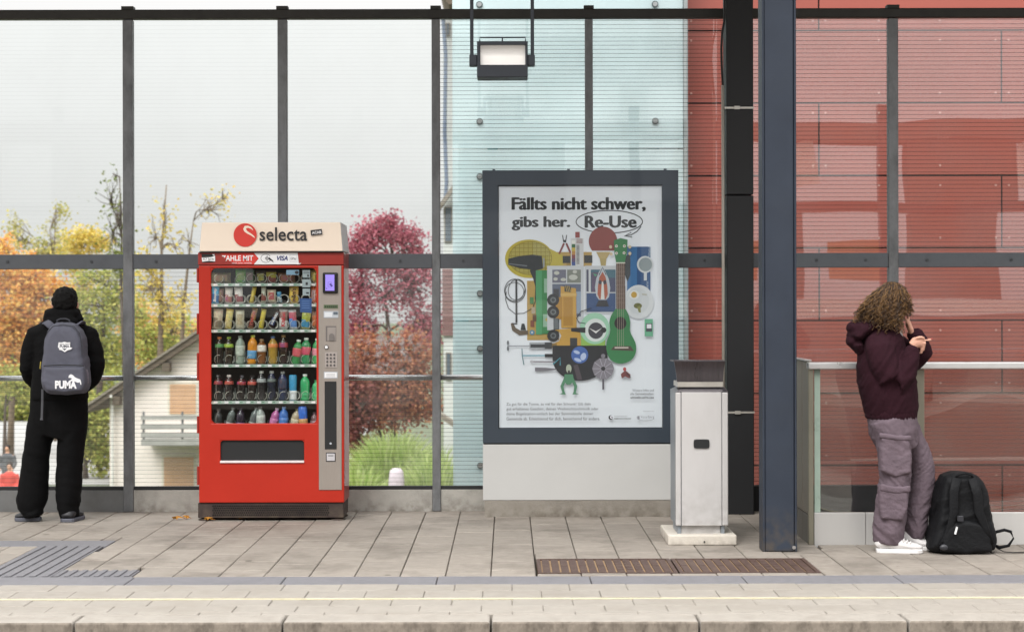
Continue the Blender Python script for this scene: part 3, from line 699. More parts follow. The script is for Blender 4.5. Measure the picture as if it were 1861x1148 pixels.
L_ru = leafmat('leaf_russet', ['b87862', 'c88e68', 'a05e54', 'd09c72', 'b06e66'])
L_gd = leafmat('leaf_far', ['a8a458', 'c9bd74', '8d9650'])
GT = 'trees beyond the glass wall'
tree('orange_tree', 'large tree with orange and golden leaves at the far left behind the standing man', 'tree', 72, [(18, 860), (20, 760), (26, 640), (24, 540), (20, 470)], 0.174,
     [(18, 560, 62, 60, 60, 34), (60, 600, 50, 50, 50, 30), (5, 480, 45, 42, 34, 26), (88, 540, 36, 50, 26, 26), (25, 650, 55, 42, 44, 30), (0, 440, 24, 18, 10, 18), (60, 505, 42, 26, 26, 24), (-40, 580, 50, 70, 30, 26)], L_or, .19, group=GT, seed=2)
tree('yellow_tree', 'rounded golden yellow tree crown rising just left of the first post', 'tree', 84, [(150, 880), (148, 700), (150, 520), (150, 450)], 0.155,
     [(150, 438, 42, 26, 40, 26), (120, 470, 44, 24, 26, 22), (150, 520, 52, 34, 24, 20), (180, 440, 22, 14, 10, 18)], L_ye, .17, group=GT, seed=3)
tree('thin_green_tree', 'tall thin tree with sparse yellow green leaves poking above the middle rail at left', 'tree', 80, [(100, 880), (103, 620), (98, 470), (102, 370)], 0.099,
     [(100, 385, 18, 24, 9, 12), (30, 430, 24, 34, 16, 12), (95, 440, 26, 34, 14, 12), (60, 460, 30, 24, 14, 16), (22, 400, 7, 28, 4, 10)], L_gd, .17, group=GT, seed=4)
tree('olive_tree', 'broad tree with olive and yellow leaves between the man and the first post', 'tree', 68, [(172, 870), (176, 760), (186, 640), (190, 560), (200, 490)], 0.186,
     [(190, 560, 50, 40, 40, 22), (160, 610, 42, 36, 36, 24), (215, 520, 34, 40, 22, 12), (200, 640, 40, 30, 30, 24), (140, 560, 30, 36, 18, 18), (178, 500, 42, 20, 16, 12)], L_yg, .17, m_barkd, GT, seed=5)
tree('yellow_shrub_tree', 'low bushy yellow green tree beside the left wall of the cream house', 'tree', 62, [(155, 885), (154, 845), (158, 800), (165, 750)], 0.136,
     [(170, 770, 30, 34, 40, 30), (150, 800, 24, 24, 26, 28), (185, 815, 20, 26, 22, 28), (165, 735, 32, 18, 24, 24), (182, 845, 16, 14, 8, 20)], L_ye if False else L_yg, .16, m_barkd, GT, seed=6)
tree('dark_trunk_tree', 'dark slender tree with spare twigs rising behind the first post', 'tree', 66, [(228, 880), (226, 640), (220, 520), (222, 430), (218, 330)], 0.124,
     [(218, 400, 18, 50, 26, 4), (205, 430, 26, 60, 20, 3), (222, 470, 20, 30, 24, 16), (200, 360, 30, 40, 16, 2), (208, 320, 12, 26, 8, 2)], L_gr, .13, m_barkd, GT, seed=7, twig=.017)
tree('bare_tree', 'nearly bare upright tree with a few yellow leaves left of the vending machine sign', 'tree', 60, [(290, 880), (291, 650), (293, 560), (294, 450), (303, 335)], 0.149,
     [(300, 400, 14, 50, 12, 5), (280, 430, 26, 40, 10, 2), (318, 450, 26, 46, 10, 3), (270, 520, 30, 36, 20, 14), (300, 560, 26, 40, 18, 14), (262, 480, 22, 30, 10, 6)], L_ye, .15, m_bark, GT, seed=8, twig=.018)
tree('forked_tree', 'leafless forked tree right behind the left side of the vending machine', 'tree', 64, [(325, 880), (330, 640), (333, 560), (345, 450), (352, 400)], 0.124,
     [(345, 440, 26, 36, 9, 1), (385, 380, 34, 30, 18, 3), (330, 540, 24, 34, 16, 8), (410, 360, 20, 22, 8, 4)], L_ye, .15, m_bark, GT, seed=9, twig=.018)
tree('rust_tree', 'rust orange tree low behind the gable roof of the cream house', 'tree', 78, [(265, 880), (264, 680), (262, 600), (262, 540)], 0.136,
     [(258, 590, 36, 42, 36, 24), (300, 610, 40, 36, 30, 20), (250, 640, 36, 26, 24, 22), (350, 600, 26, 20, 12, 16)], L_or, .17, group=GT, seed=10)
tree('green_tree', 'green and yellow tree behind the gable roof edge left of the machine', 'tree', 74, [(300, 880), (300, 700), (300, 620)], 0.136,
     [(262, 620, 34, 36, 34, 24), (300, 650, 34, 30, 30, 24), (245, 560, 24, 44, 20, 18), (320, 600, 34, 30, 24, 20)], L_yg, .16, group=GT, seed=12)
tree('maroon_maple', 'maroon leaved maple tree standing right of the vending machine', 'tree', 52, [(716, 900), (714, 700), (706, 600), (700, 540), (712, 470)], 0.124,
     [(660, 440, 26, 26, 34, 22), (682, 418, 20, 22, 24, 20), (735, 432, 30, 20, 30, 22), (712, 408, 10, 22, 10, 14), (700, 478, 50, 22, 30, 20), (762, 470, 18, 12, 8, 12), (650, 520, 28, 50, 34, 22), (755, 520, 34, 46, 40, 24), (700, 540, 46, 26, 26, 16), (770, 600, 26, 40, 34, 24), (655, 600, 26, 40, 34, 22), (712, 400, 12, 14, 8, 14), (755, 455, 18, 14, 10, 14)], L_ma, .12, m_barkd, GT, seed=13)
tree('russet_tree', 'russet brown leaved small tree above the tall grass right of the machine', 'tree', 50, [(690, 900), (690, 760), (694, 680)], 0.093,
     [(665, 700, 36, 50, 70, 28), (720, 690, 46, 50, 80, 28), (765, 720, 30, 50, 50, 26), (660, 640, 34, 36, 44, 24), (740, 640, 44, 34, 50, 24), (700, 750, 60, 30, 50, 26)], L_ru, .12, m_barkd, GT, seed=14)
tree('dark_red_shrub', 'dark red shrub just right of the vending machine above the grass', 'shrub', 49, [(650, 900), (650, 820), (652, 760)], 0.062,
     [(645, 740, 26, 50, 60, 28), (640, 800, 18, 26, 24, 26), (625, 700, 26, 50, 26, 24)], L_ma if False else leafmat('leaf_dark_red', ['8f5a58', 'a3685e', '7f4c4c', 'a8745e']), .12, m_barkd, GT, seed=15)
tree('far_hedge', 'mixed green and yellow bushes at the far end of the lawn', 'bushes', 96, [(60, 860), (60, 780)], 0.124,
     [(-20, 740, 50, 24, 40, 40), (50, 748, 50, 22, 44, 40), (120, 735, 50, 26, 40, 40), (220, 735, 50, 30, 40, 40), (90, 700, 60, 30, 40, 36), (10, 700, 60, 30, 40, 36), (170, 690, 50, 30, 30, 36)], L_yg, .24, group=GT, seed=16)
tree('lawn_tree', 'dark slim trunk with low leaves standing beside the pale path', 'tree', 70, [(9, 880), (8, 800), (9, 740), (12, 690)], 0.124,
     [(12, 690, 34, 24, 20, 26), (40, 700, 30, 20, 16, 26)], L_yg, .17, m_barkd, GT, seed=17)

# tall ornamental grass
L_gs = leafmat('grass_blades', ['b0c472', 'c9d48e', '95ae5c', 'd8dea8', '9db866'], .3)
def grass(px0, px1, ytop, D, n, lab, seed, len_=2.4):
    random.seed(seed); cx = (px0 + px1) / 2; wd = (px1 - px0) / 2 * D / F; base = Vector((X(cx, D), D, -4.5)); s = MB()
    top = Z(ytop, D) + 4.5
    for i in range(n):
        q = random.random() ** .6 * random.choice((-1, 1)); bx = base.x + q * wd * .75; by = D + random.uniform(-1, 1) * wd * .6
        hh = top * (1 - .38 * q * q) * random.uniform(.62, 1.0); lean = q * .6 + random.uniform(-.5, .5); ly = random.uniform(-.7, .3)
        pr = []; 
        for k in range(6):
            t_ = k / 5; z = -4.5 + hh * (1.35 * t_ - .38 * t_ ** 3.2); r = t_ ** 2.2
            pr.append(Vector((bx + lean * r * .9, by + ly * r * .8, z)))
        side = Vector((random.uniform(.4, 1), random.uniform(-.7, .7), 0)).normalized()
        vs = []
        for k, p in enumerate(pr):
            wdt = .021 * (1 - (k / 5) ** 2 * .85); vs += [p - side * wdt, p + side * wdt]
        s.add(vs, [(2 * k, 2 * k + 1, 2 * k + 3, 2 * k + 2) for k in range(5)])
    return tag(s.build('tall_grass', L_gs, org=base), lab, 'grass', 'ornamental grass clumps')
grass(640, 790, 768, 46, 4200, 'big arching clump of pale green ornamental grass right of the vending machine', 21)
grass(752, 830, 790, 42.5, 900, 'lower grass clump behind the third post left of the teal tower', 22)
grass(620, 690, 830, 44, 800, 'short grass tuft at the base of the big clump near the machine', 23)
D = 42; s = MB(); s.lathe(W(720, 0, D)[:2] + (Z(892, D),), [(.2, -2.6), (.2, 0), (.19, .3), (.16, .5), (.10, .56)], 12)
tag(s.build('stone_bollard', M('pale_lilac_stone', 'c9bcc4', .8, var=.15), org=(X(720, D), D, -4.5), smooth=True), 'pale lilac stone post in front of the tall grass', 'post')

# far pedestrians
def far_person(px, D, coat, lab, h=1.7, seed=0, hood=None, legs='3a3c44'):
    b = Vector((X(px, D), D, -4.5)); r = empty('person', b, lab, 'person', 'people outside on the path'); k = h / 1.7
    s = MB(); P = lambda x, y, z: b + Vector((x * k, y * k, z * k))
    s.loft([P(0, 0, .85), P(0, 0, 1.1), P(0, 0, 1.35), P(0, 0, 1.42), P(0, 0, 1.5)], [(.14, .1), (.13, .09), (.16, .1), (.08, .07), (.05, .05)])
    s.ball(P(0, -.01, 1.59), (.075 * k, .09 * k, .11 * k))
    for sg in (-1, 1):
        s.loft([P(.07 * sg, 0, .9), P(.09 * sg, .03 * sg, .5), P(.09 * sg, .06 * sg, .08), P(.09 * sg, -.06, .03)], [.08, .06, .045, .04])
        s.loft([P(.17 * sg, 0, 1.38), P(.23 * sg, -.02, 1.1), P(.2 * sg, -.16, .92), P(.19 * sg, -.2, .86)], [.05, .04, .032, .03])
    organic('body', s, .022, M('far_skin', 'd8a68c', .6), r, 2)
    s = MB(); s.loft([P(0, 0, .78), P(0, 0, 1.1), P(0, 0, 1.36), P(0, 0, 1.45)], [(.19, .15), (.17, .13), (.2, .13), (.07, .07)])
    for sg in (-1, 1): s.loft([P(.19 * sg, 0, 1.37), P(.26 * sg, -.02, 1.1), P(.21 * sg, -.15, .95)], [.075, .065, .055])
    organic('coat', s, .03, coat, r, 2)
    s = MB()
    for sg in (-1, 1): s.loft([P(.08 * sg, 0, .9), P(.1 * sg, .03 * sg, .5), P(.1 * sg, .06 * sg, .1)], [.1, .08, .07])
    organic('trousers', s, .03, M('far_trousers_' + legs, legs, .8), r, 1)
    s = MB(); s.ball(P(0, .015, 1.62), (.09 * k, .1 * k, .11 * k)); s.build('hair', hood or M('far_hair', '2e2622', .8), r, smooth=True)
    for sg in (-1, 1): MB().box(b.x + .1 * sg * k - .05, b.x + .1 * sg * k + .05, b.y - .16, b.y + .08, b.z, b.z + .09).build('shoe', M('far_shoe', '26262a', .7), r)
far_person(17, 49.5, M('far_red_coat', 'd04438', .7), 'small person in a bright red coat walking outside at the lower left')
far_person(13, 56, M('far_grey_coat', '5b5c60', .8), 'person in a dark grey coat outside behind the person in red')

# ================================================================ across the tracks, behind the camera: seen only as reflections
ob = empty('station_building', (0, -9, -1), 'pale station building across the tracks with dark openings', 'building')
m_sw = M('station_wall', '6a5f57', .8, var=.2, vscale=.6); m_sd = M('station_dark', '25262a', .3); m_so = M('station_orange', 'c98a55', .7); m_sl = M('station_light', 'f2eee6', .7, var=.05)
MB().box(-60, 60, -9.6, -9, -1.3, 1.4).build('wall', m_sw, ob)
MB().box(-60, 60, -9.9, -8.9, 5.0, 5.35).build('roof', m_sw, ob); MB().box(-60, 60, -9.3, -9.0, 3.5, 3.7).build('beam', m_sd, ob)
random.seed(4); x = -40
while x < 40:
    wd = random.choice((.4, .9, 1.8, 2.6)); MB().box(x, x + wd, -9.5, -9.0, 1.73, random.choice((3.49, 3.49, 2.6))).build('wall_panel', m_sw, ob)
    if random.random() < .6: MB().box(x, x + wd * 1.2, -9.5, -9.0, 3.71, 4.99).build('wall_panel', m_sw, ob)
    x += wd + random.choice((.4, .8, 1.5, 2.2))
MB().box(-60, 60, -9.06, -9.001, 1.42, 1.72).build('light_band', m_sl, ob)
random.seed(9); x = -40
while x < 40:
    wd = random.choice((.5, .8, 1.3, 1.9)); k = random.random()
    if k < .45: MB().box(x, x + wd, -9.05, -9.001, .45, 1.12).build('light_panel', m_sl, ob)
    elif k < .7: MB().box(x, x + wd, -9.04, -9.001, .1, 1.3).build('window', m_sd, ob)
    else: MB().box(x, x + wd, -9.04, -9.001, 2.1, 2.9).build('orange_panel', m_so, ob)
    x += wd + random.choice((.3, .5, 1.1))
x = -40
while x < 40:
    wd = random.choice((.3, .45, .6)); MB().box(x, x + wd, -9.05, -9.001, -.95 + random.choice((0, .15, .3)), .25).build('light_panel', m_sl if random.random() < .75 else m_so, ob); x += wd + random.choice((.25, .4, .9, 1.6))
for x in (-15, -9, -3, 2.5, 4.6, 7.5, 11, 15): MB().box(x - .1, x + .1, -8.6, -8.4, -.95, 5.6).build('pillar', m_sd, ob)
for x in (3.2, 5.6, 8.4, 10.2):
    s = MB(); s.prism([(x, 3.95), (x + .75, 4.05), (x + .6, 5.1), (x + .2, 4.9)], -9.06, -9.001); s.build('light_panel', m_sl, ob)
MB().box(-60, 60, -9.0, -2.2, -.948, -.02).build('opposite_platform', m_slab, ob)
# ================================================================ vending machine
DV = 12.40
m_vred = M('vending_red', 'b32c1c', .45, var=.05, vscale=3, dirt=.14, dcol='8a2018', dscale=2.5, spec=.3)
m_vred2 = M('vending_red_dark', '97281e', .4, var=.05, coat=.2)
m_sign = M('sign_cream', 'e3d3c1', .5, var=.04, vscale=2.5, emit=.10)
m_signside = M('sign_side_white', 'd8d8da', .6)
m_base = M('vending_base_dark', '362b28', .8, var=.3, vscale=10, dirt=.5, dcol='5d4c44', dscale=9, grime=.7, gz=.14)
m_steel = M('brushed_panel', 'a89f97', .38, .45, var=.05, vscale=30, stretch=(6, 1, .3), dirt=.12, dcol='80766e', dscale=3)
m_blk = M('gloss_black', '18191b', .25); m_mblk = M('matt_black', '1c1d1e', .7)
m_int = M('machine_interior', '1e2322', .7)
m_white = M('white_print', 'e9e9ea', .6, var=.02); m_ink = M('black_print', '222227', .6, var=.02)
m_redp = M('red_print', 'd23a30', .6, var=.03)
m_shelf = M('shelf_strip', 'aebdb5', .45, var=.08)
m_coil = M('coil_wire', 'cfcfc4', .35, .4)
vm = empty('vending_machine', (X(495, DV), DV, 0), 'red snack and drink vending machine with cream illuminated sign on the platform', 'vending machine')
yb = DV + .56
s = MB(); xR = X(624.5, DV); yb = DV + .40
s.box(X(361, DV), X(364, DV), DV + .03, yb, Z(912, DV), Z(458, DV)); s.box(X(622, DV), xR, DV + .03, yb, Z(912, DV), Z(458, DV))
s.box(X(364, DV) , X(622, DV), DV + .03, yb, Z(461, DV), Z(458, DV)); s.box(X(364, DV), X(622, DV), DV + .03, yb, Z(912, DV), Z(909, DV)); s.box(X(364, DV), X(622, DV), yb - .02, yb, Z(909, DV), Z(461, DV))
s.build('cabinet', m_vred2, vm)
s = MB(); plate(s, X(361, DV), X(624.8, DV), Z(912, DV), Z(481.5, DV), DV, DV + .028, [(X(383.5, DV), X(575, DV), Z(768, DV), Z(486, DV)), (X(400, DV), X(552, DV), Z(836, DV), Z(799, DV))])
door = s.build('door', m_vred, vm, bevel=.006, seg=2)
s = MB()                                      # rounded corners of the window
for cx, cy, a in ((383.5, 486, 0), (575, 486, 1), (383.5, 768, 3), (575, 768, 2)):
    sx_ = 1 if cx < 400 else -1; sy_ = 1 if cy < 600 else -1; r = 9; q = [(X(cx, DV), Z(cy, DV))]
    for i in range(7):
        t_ = math.pi / 2 * i / 6; q.append((X(cx + sx_ * (r - r * math.sin(t_)), DV), Z(cy + sy_ * (r - r * math.cos(t_)), DV)))
    s.prism(q, DV + .001, DV + .027)
s.build('window_corner', m_vred, vm)
MB().box(X(360, DV), X(625, DV), DV - .002, DV + .03, Z(480.5, DV), Z(457.5, DV)).build('header', m_vred2, vm, bevel=.004)
for a, b in ((486, 512), (568, 606), (640, 655), (655, 690), (755, 786), (846, 880)): MB().box(X(357, DV), X(360.7, DV), DV + .004, DV + .05, Z(b, DV), Z(a, DV)).build('hinge', m_vred2, vm, bevel=.003)
# sign
s = MB(); sy0 = DV - .03
F_ = [(X(363.5, DV), sy0, Z(456, DV)), (X(624, DV), sy0, Z(456, DV)), (X(619.5, DV), sy0 + .02, Z(403, DV)), (X(367.5, DV), sy0 + .02, Z(403, DV))]
ys = DV + .46; B_ = [(X(363.5, DV), ys, Z(456, DV)), (X(624, DV), ys, Z(456, DV)), (X(619.5, DV), ys, Z(403, DV)), (X(367.5, DV), ys, Z(403, DV))]
s.add(F_ + B_, [(0, 1, 2, 3), (5, 4, 7, 6), (1, 5, 6, 2), (4, 0, 3, 7), (3, 2, 6, 7), (4, 5, 1, 0)]); s.m = [0, 1, 1, 1, 1, 1]
sgn = s.build('sign_box', [m_sign, m_signside], vm, bevel=.006, seg=2)
MB().box(X(363, DV), X(623, DV), sy0 + .01, DV + .3, Z(458.2, DV), Z(456.3, DV)).build('shadow_gap', m_mblk, vm)
P = Print(DV, sgn, Df=sy0 - .001)
P.ell(m_redp, 447, 426.5, 21, 21.3, n=36)
P.poly(m_sign, [(446, 410), (452, 409.5), (458, 412), (461, 416), (461.5, 418), (458, 415.5), (453, 413.5), (449.5, 413.8), (448.5, 416), (451, 419.5), (458, 424), (463.5, 428.5), (465, 432), (463, 431), (458, 427.5), (450, 423.5), (445.5, 420), (443.6, 415.5)])
P.done('round_logo')
P.text(m_ink, 'selecta', 473, 559.5, 412.5, 437, bold=.012); P.done('lettering')
P.poly(m_ink, [(565.5, 418), (586, 415.8), (587, 425.5), (566.5, 428)]); P.text(m_white, 'ACAB', 568, 585, 419.5, 424.5, bold=.03, rot=-6); P.done('small_sticker')
# header stickers
P = Print(DV, vm, Df=DV - .0035)
P.poly(m_redp, [(399, 457.8), (461, 457.8), (470, 469), (461, 479.5), (433, 479.5), (414, 472)])
P.poly(m_white, [(461.5, 457.8), (541, 457.8), (543.5, 479.3), (461.5, 479.5), (470.5, 469)])
P.text(m_white, 'ZAHLE MIT', 403, 460.5, 463, 473, bold=.025)
P.poly(m_vred2, [(398, 457.5), (404, 464), (412, 470.5), (404, 480), (396, 480)])
P.text(m_white, 'schnell, sicher, kontaktlos', 422, 458, 475.2, 478.5)
P.poly(m_white, [(540, 478), (548, 477.3), (546, 479), (540, 480)])
P.arc(m_ink, 483.5, 468.5, 9, 7.5, .7, 20, 330)
for r in (2, 4.2, 6.4): P.arc(m_ink, 481, 468.5, r, r, 1, -48, 48)
P.poly(m_ink, [(489, 466), (496, 472), (498, 476), (494, 473.5), (488, 470)])
P.text(M('navy_print', '23306b', .6), 'VISA', 503.5, 523.5, 464, 472.5, bold=.03, shear=.25)
P.line(M('grey_print', 'a9adb5', .6), [(527, 462.5), (539.5, 462.5), (540.3, 475), (527.5, 475)], .5, closed=True)
P.text(M('grey_text', '6d7077', .6), 'GPay', 528.5, 538.5, 466.5, 472.5)
P.done('payment_sticker')
P.poly(m_mblk, [(367, 460.5), (391, 461), (390.5, 475), (368, 476)])
P.poly(m_white, [(367, 467), (384, 466.2), (391.3, 463.5), (391.5, 474), (380, 472.8), (368, 474.5)])
P.text(m_ink, 'SCT Spirits', 369.5, 389, 467.3, 472.8, bold=.01); P.poly(m_white, [(386, 460.8), (391, 461), (389, 463.5)]); P.done('torn_sticker')
# base and feet
MB().box(X(358.5, DV), X(623.5, DV), DV + .012, yb - .04, Z(940, DV), Z(912.3, DV)).build('base', m_base, vm, bevel=.004)
s = MB(); gx0, gx1 = 386, 598
for i in range(54):
    for j in range(5):
        x = gx0 + (gx1 - gx0) * (i + .5 * (j % 2)) / 54; y = 918 + j * 4.1
        s.disc((X(x, DV), Z(y, DV)), .0062, DV + .0085, DV + .0118, 6)
tag(s.build('grille', M('grille_hole', '120f0e', .9), vm), kind='stuff')
for a in (371, 612):
    s = MB(); s.lathe((X(a, DV), DV + .06, 0), [(.055, 0.001), (.055, .008), (.03, .014), (.018, .02), (.018, Z(940, DV) + .002)], 14); s.build('foot', m_base, vm)
    s = MB(); s.lathe((X(a, DV), yb - .1, 0), [(.05, 0.001), (.05, .008), (.02, .02), (.02, Z(940, DV) + .002)], 12); s.build('foot', m_base, vm)
# right control panel
pn = MB().box(X(579, DV), X(620.5, DV), DV - .006, DV - .0005, Z(889, DV), Z(482, DV)).build('control_panel', m_steel, vm, bevel=.002)
yp = DV - .006
def pp(name, mat, a, b, c, d, th=.004, par=pn, bevel=.001, seg=1): return MB().box(X(a, DV), X(b, DV), yp - th, yp - .0003, Z(d, DV), Z(c, DV)).build(name, mat, par, bevel=bevel, seg=seg)
pp('payment_terminal', m_blk, 587, 614.5, 494.5, 532.5, .02, bevel=.012, seg=3)
P = Print(DV, pn, Df=yp - .0205); ms = M('violet_screen', '8f7fd8', .3, var=.03, emit=.45)
P.rect(ms, 592, 608.5, 498.5, 527.5); mi = M('screen_ink', '4a3f90', .4); P.line(mi, [(597, 512), (603, 512), (603, 521), (597, 521)], .6, True); P.poly(mi, [(599, 516), (601.5, 514), (606, 519), (603, 520.5)]); P.ell(mi, 594.5, 523.5, 1, 1); P.done('terminal_screen')
pp('display', M('lcd_green', '5a6b4d', .3), 588.5, 614.5, 553, 559.5, .003)
P = Print(DV, pn, Df=yp - .0035); 
for i in range(6): P.rect(M('lcd_dark', '2e3a2a', .5), 590.5 + 3.8 * i, 593 + 3.8 * i, 554.6, 558)
P.done('display_digits')
pl_ = M('label_grey', 'b9bfc6', .4); pp('label_plate', pl_, 588.5, 615, 564.5, 577, .003); P = Print(DV, pn, Df=yp - .0035); P.rect(M('label_dark', '5b6570', .5), 606, 614, 566, 571); P.rect(M('label_white', 'd9dde2', .5), 590, 604, 567, 575); P.done('label_print')
pp('coin_slot', M('recess_grey', '6e6866', .5), 592, 611, 591.5, 619, .002); pp('slot_tray', M('tray_grey', 'a39b96', .4, .4), 595, 610.5, 594, 619, .004)
s = MB(); s.prism([(X(598, DV), Z(618, DV)), (X(608, DV), Z(618, DV))] + [(X(603 + 5 * math.cos(t_), DV), Z(610 - 5 * math.sin(t_), DV)) for t_ in [math.pi * i / 8 for i in range(9)]], yp - .009, yp - .0045); s.build('return_flap', M('flap_grey', '77716e', .4), pn)
MB().disc((X(593.3, DV), Z(629.8, DV)), 3.8 / 252.6, yp - .008, yp - .0003, 16).build('lock', m_mblk, pn); MB().disc((X(593.3, DV), Z(629.8, DV)), 2.8 / 252.6, yp - .011, yp - .0085, 16).build('lock_face', m_white, pn)
pp('keypad', M('keypad_grey', 'b4aba6', .4, .4), 590.5, 613, 639, 667.5, .004, bevel=.003)
kb = MB().disc((0, 0), .0075, -.006, 0, 10).mesh('key', M('key_grey', '4e4a4a', .4))
for i in range(3):
    for j in range(4):
        o = bpy.data.objects.new('key', kb); C.objects.link(o); o.parent = pn; o.location = Vector((X(595 + 6.4 * i, DV), yp - .0045, Z(643.5 + 6.4 * j, DV))) - BASE[pn]
pp('note_label', pl_, 588.5, 613.5, 674.5, 686.5, .002); P = Print(DV, pn, Df=yp - .0025); P.rect(m_white, 590, 612, 676, 685)
for y in (678.5, 680.7, 682.9): P.rect(M('print_faint', '9a9aa0', .6), 593, 609, y, y + .7)
P.done('note_print')
pp('card_window', m_mblk, 590, 611.3, 692, 815, .004, bevel=.001)
MB().disc((X(600.6, DV), Z(804.5, DV)), 2 / 252.6, yp - .007, yp - .0045, 10).build('lens', pl_, pn)
pp('return_box', m_mblk, 592, 609.5, 821, 837.5, .003); pp('return_button', M('button_grey', 'c3c1c4', .4), 593.4, 608.2, 822.6, 836, .006); P = Print(DV, pn, Df=yp - .0065); P.rect(m_ink, 596, 605.5, 826, 827.3); P.done('button_print')
# pick-up hatch
s = MB(); s.box(X(400, DV), X(552, DV), DV + .016, DV + .2, Z(836, DV), Z(799, DV)); s.build('hatch', m_mblk, vm)
MB().box(X(399.5, DV), X(552.3, DV), DV - .01, DV + .014, Z(839.6, DV), Z(835.6, DV)).build('hatch_edge', M('hatch_white', 'e8dcdc', .5), vm, bevel=.002)
s = MB()
for cx, sx_ in ((400, 1), (552, -1)):
    q = [(X(cx, DV), Z(799, DV))]
    for i in range(6):
        t_ = math.pi / 2 * i / 5; q.append((X(cx + sx_ * (5 - 5 * math.sin(t_)), DV), Z(799 + (5 - 5 * math.cos(t_)), DV)))
    s.prism(q, DV + .001, DV + .015)
s.build('hatch_corner', m_vred, vm)
# interior
wi0, wi1 = X(372, DV), X(586, DV)
s = MB(); s.box(wi0, wi0 + .004, DV + .03, DV + .38, Z(775, DV), Z(484, DV)); s.box(wi1 - .004, wi1, DV + .03, DV + .38, Z(775, DV), Z(484, DV)); s.box(wi0 + .004, wi1 - .004, DV + .37, DV + .38, Z(775, DV), Z(484, DV)); s.box(wi0 + .004, wi1 - .004, DV + .03, DV + .37, Z(484, DV) - .004, Z(484, DV)); s.box(wi0 + .004, wi1 - .004, DV + .03, DV + .37, Z(779, DV), Z(775, DV))
s.build('interior', m_int, vm)
for q in (wi0 + .008, wi1 - .016): MB().box(q, q + .008, DV + .032, DV + .04, Z(768, DV), Z(490, DV)).build('light_strip', M('light_strip', 'eef2e4', .5, emit=8), vm)
shelves = [516, 553.5, 600, 663, 729.5, 789]; DS = DV + .07
hel = MB(); n = 30
for turn in range(1): 
    pts = [(.0315 * math.cos(2 * math.pi * i / n * 1.0 + 1.9), .16 * i / (n * 5.) , .0315 * math.sin(2 * math.pi * i / n + 1.9)) for i in range(n * 3)]
hel.tube(pts, .0017, 5); coil = hel.mesh('coil', m_coil)
SP = 19.75
for r, y in enumerate(shelves):
    if y < 770: 
        sh = MB().box(wi0 + .006, wi1 - .006, DS + .012, DV + .36, Z(y + 1.5, DS) - .006, Z(y + 1.5, DS)).build('shelf', M('shelf_grey', '5d6360', .6), vm)
        MB().box(wi0 + .008, wi1 - .006, DS + .001, DS + .0115, Z(y + 3, DS), Z(y - 2.2, DS)).build('price_strip', m_shelf, sh)
        P = Print(DS, sh, Df=DS + .0005)
        for i in range(10):
            x = 388 + SP * i; P.rect(m_white, x, x + 7, y - 1.8, y + 2.4); P.rect(M('tag_green', 'a3c7b2', .6), x + 8, x + 14, y - 1.8, y + 2.4); P.rect(m_ink, x + 8.5, x + 13, y - .4, y + .8)
        P.done('price_tags')
    for i in range(10):
        x = 396.5 + SP * i
        if r == 0 and i in (1,): continue
        o = bpy.data.objects.new('coil', coil); C.objects.link(o); o.parent = vm
        o.location = Vector((X(x, DS), DS + .006, Z(y - 11.2, DS))) - BASE[vm]; o.rotation_euler.y = random.uniform(-.5, .9)
    for i in range(1, 10):
        x = 396.5 + SP * (i - .5); MB().box(X(x, DS) - .0012, X(x, DS) + .0012, DS + .02, DS + .3, Z(y, DS), Z(y - (12 if r < 3 else 26), DS)).build('divider', M('divider_grey', '6b7370', .5), vm)
# glass of the window, with notices stuck on it
MB().box(X(383.6, DV), X(574.9, DV), DV + .018, DV + .023, Z(767.8, DV), Z(486.2, DV)).build('window_glass', glassmat('machine_glass', refl=.035, dust_haze=0), vm)
P = Print(DV, vm, Df=DV + .0175)
gst = M('sticker_grey', '8e9da0', .6); 
P.rect(gst, 549.5, 563, 490, 503.5); P.poly(gst, [(549, 506.5), (563, 506.5), (565.5, 512), (563, 521), (549, 521)]); P.rect(gst, 549.5, 563, 523.5, 536)
for a, b, c, d in ((551, 562, 492, 493), (551, 562, 495, 496), (558, 561, 498, 502), (555, 559, 512, 517), (556, 561, 530, 533)): P.rect(m_ink, a, b, c, d)
P.poly(M('sticker_navy', '28497a', .5), [(544, 541), (566, 541.5), (566, 568), (545, 566.5)])
for i in range(4): P.rect(M('sticker_blue_text', '5f83b8', .6), 548, 562, 546 + 4 * i, 546.8 + 4 * i)
P.rect(M('sticker_teal', '6d8ea3', .6), 520, 543, 489.5, 498.5); P.ell(m_ink, 539, 494, 3.6, 3)
P.done('window_stickers')

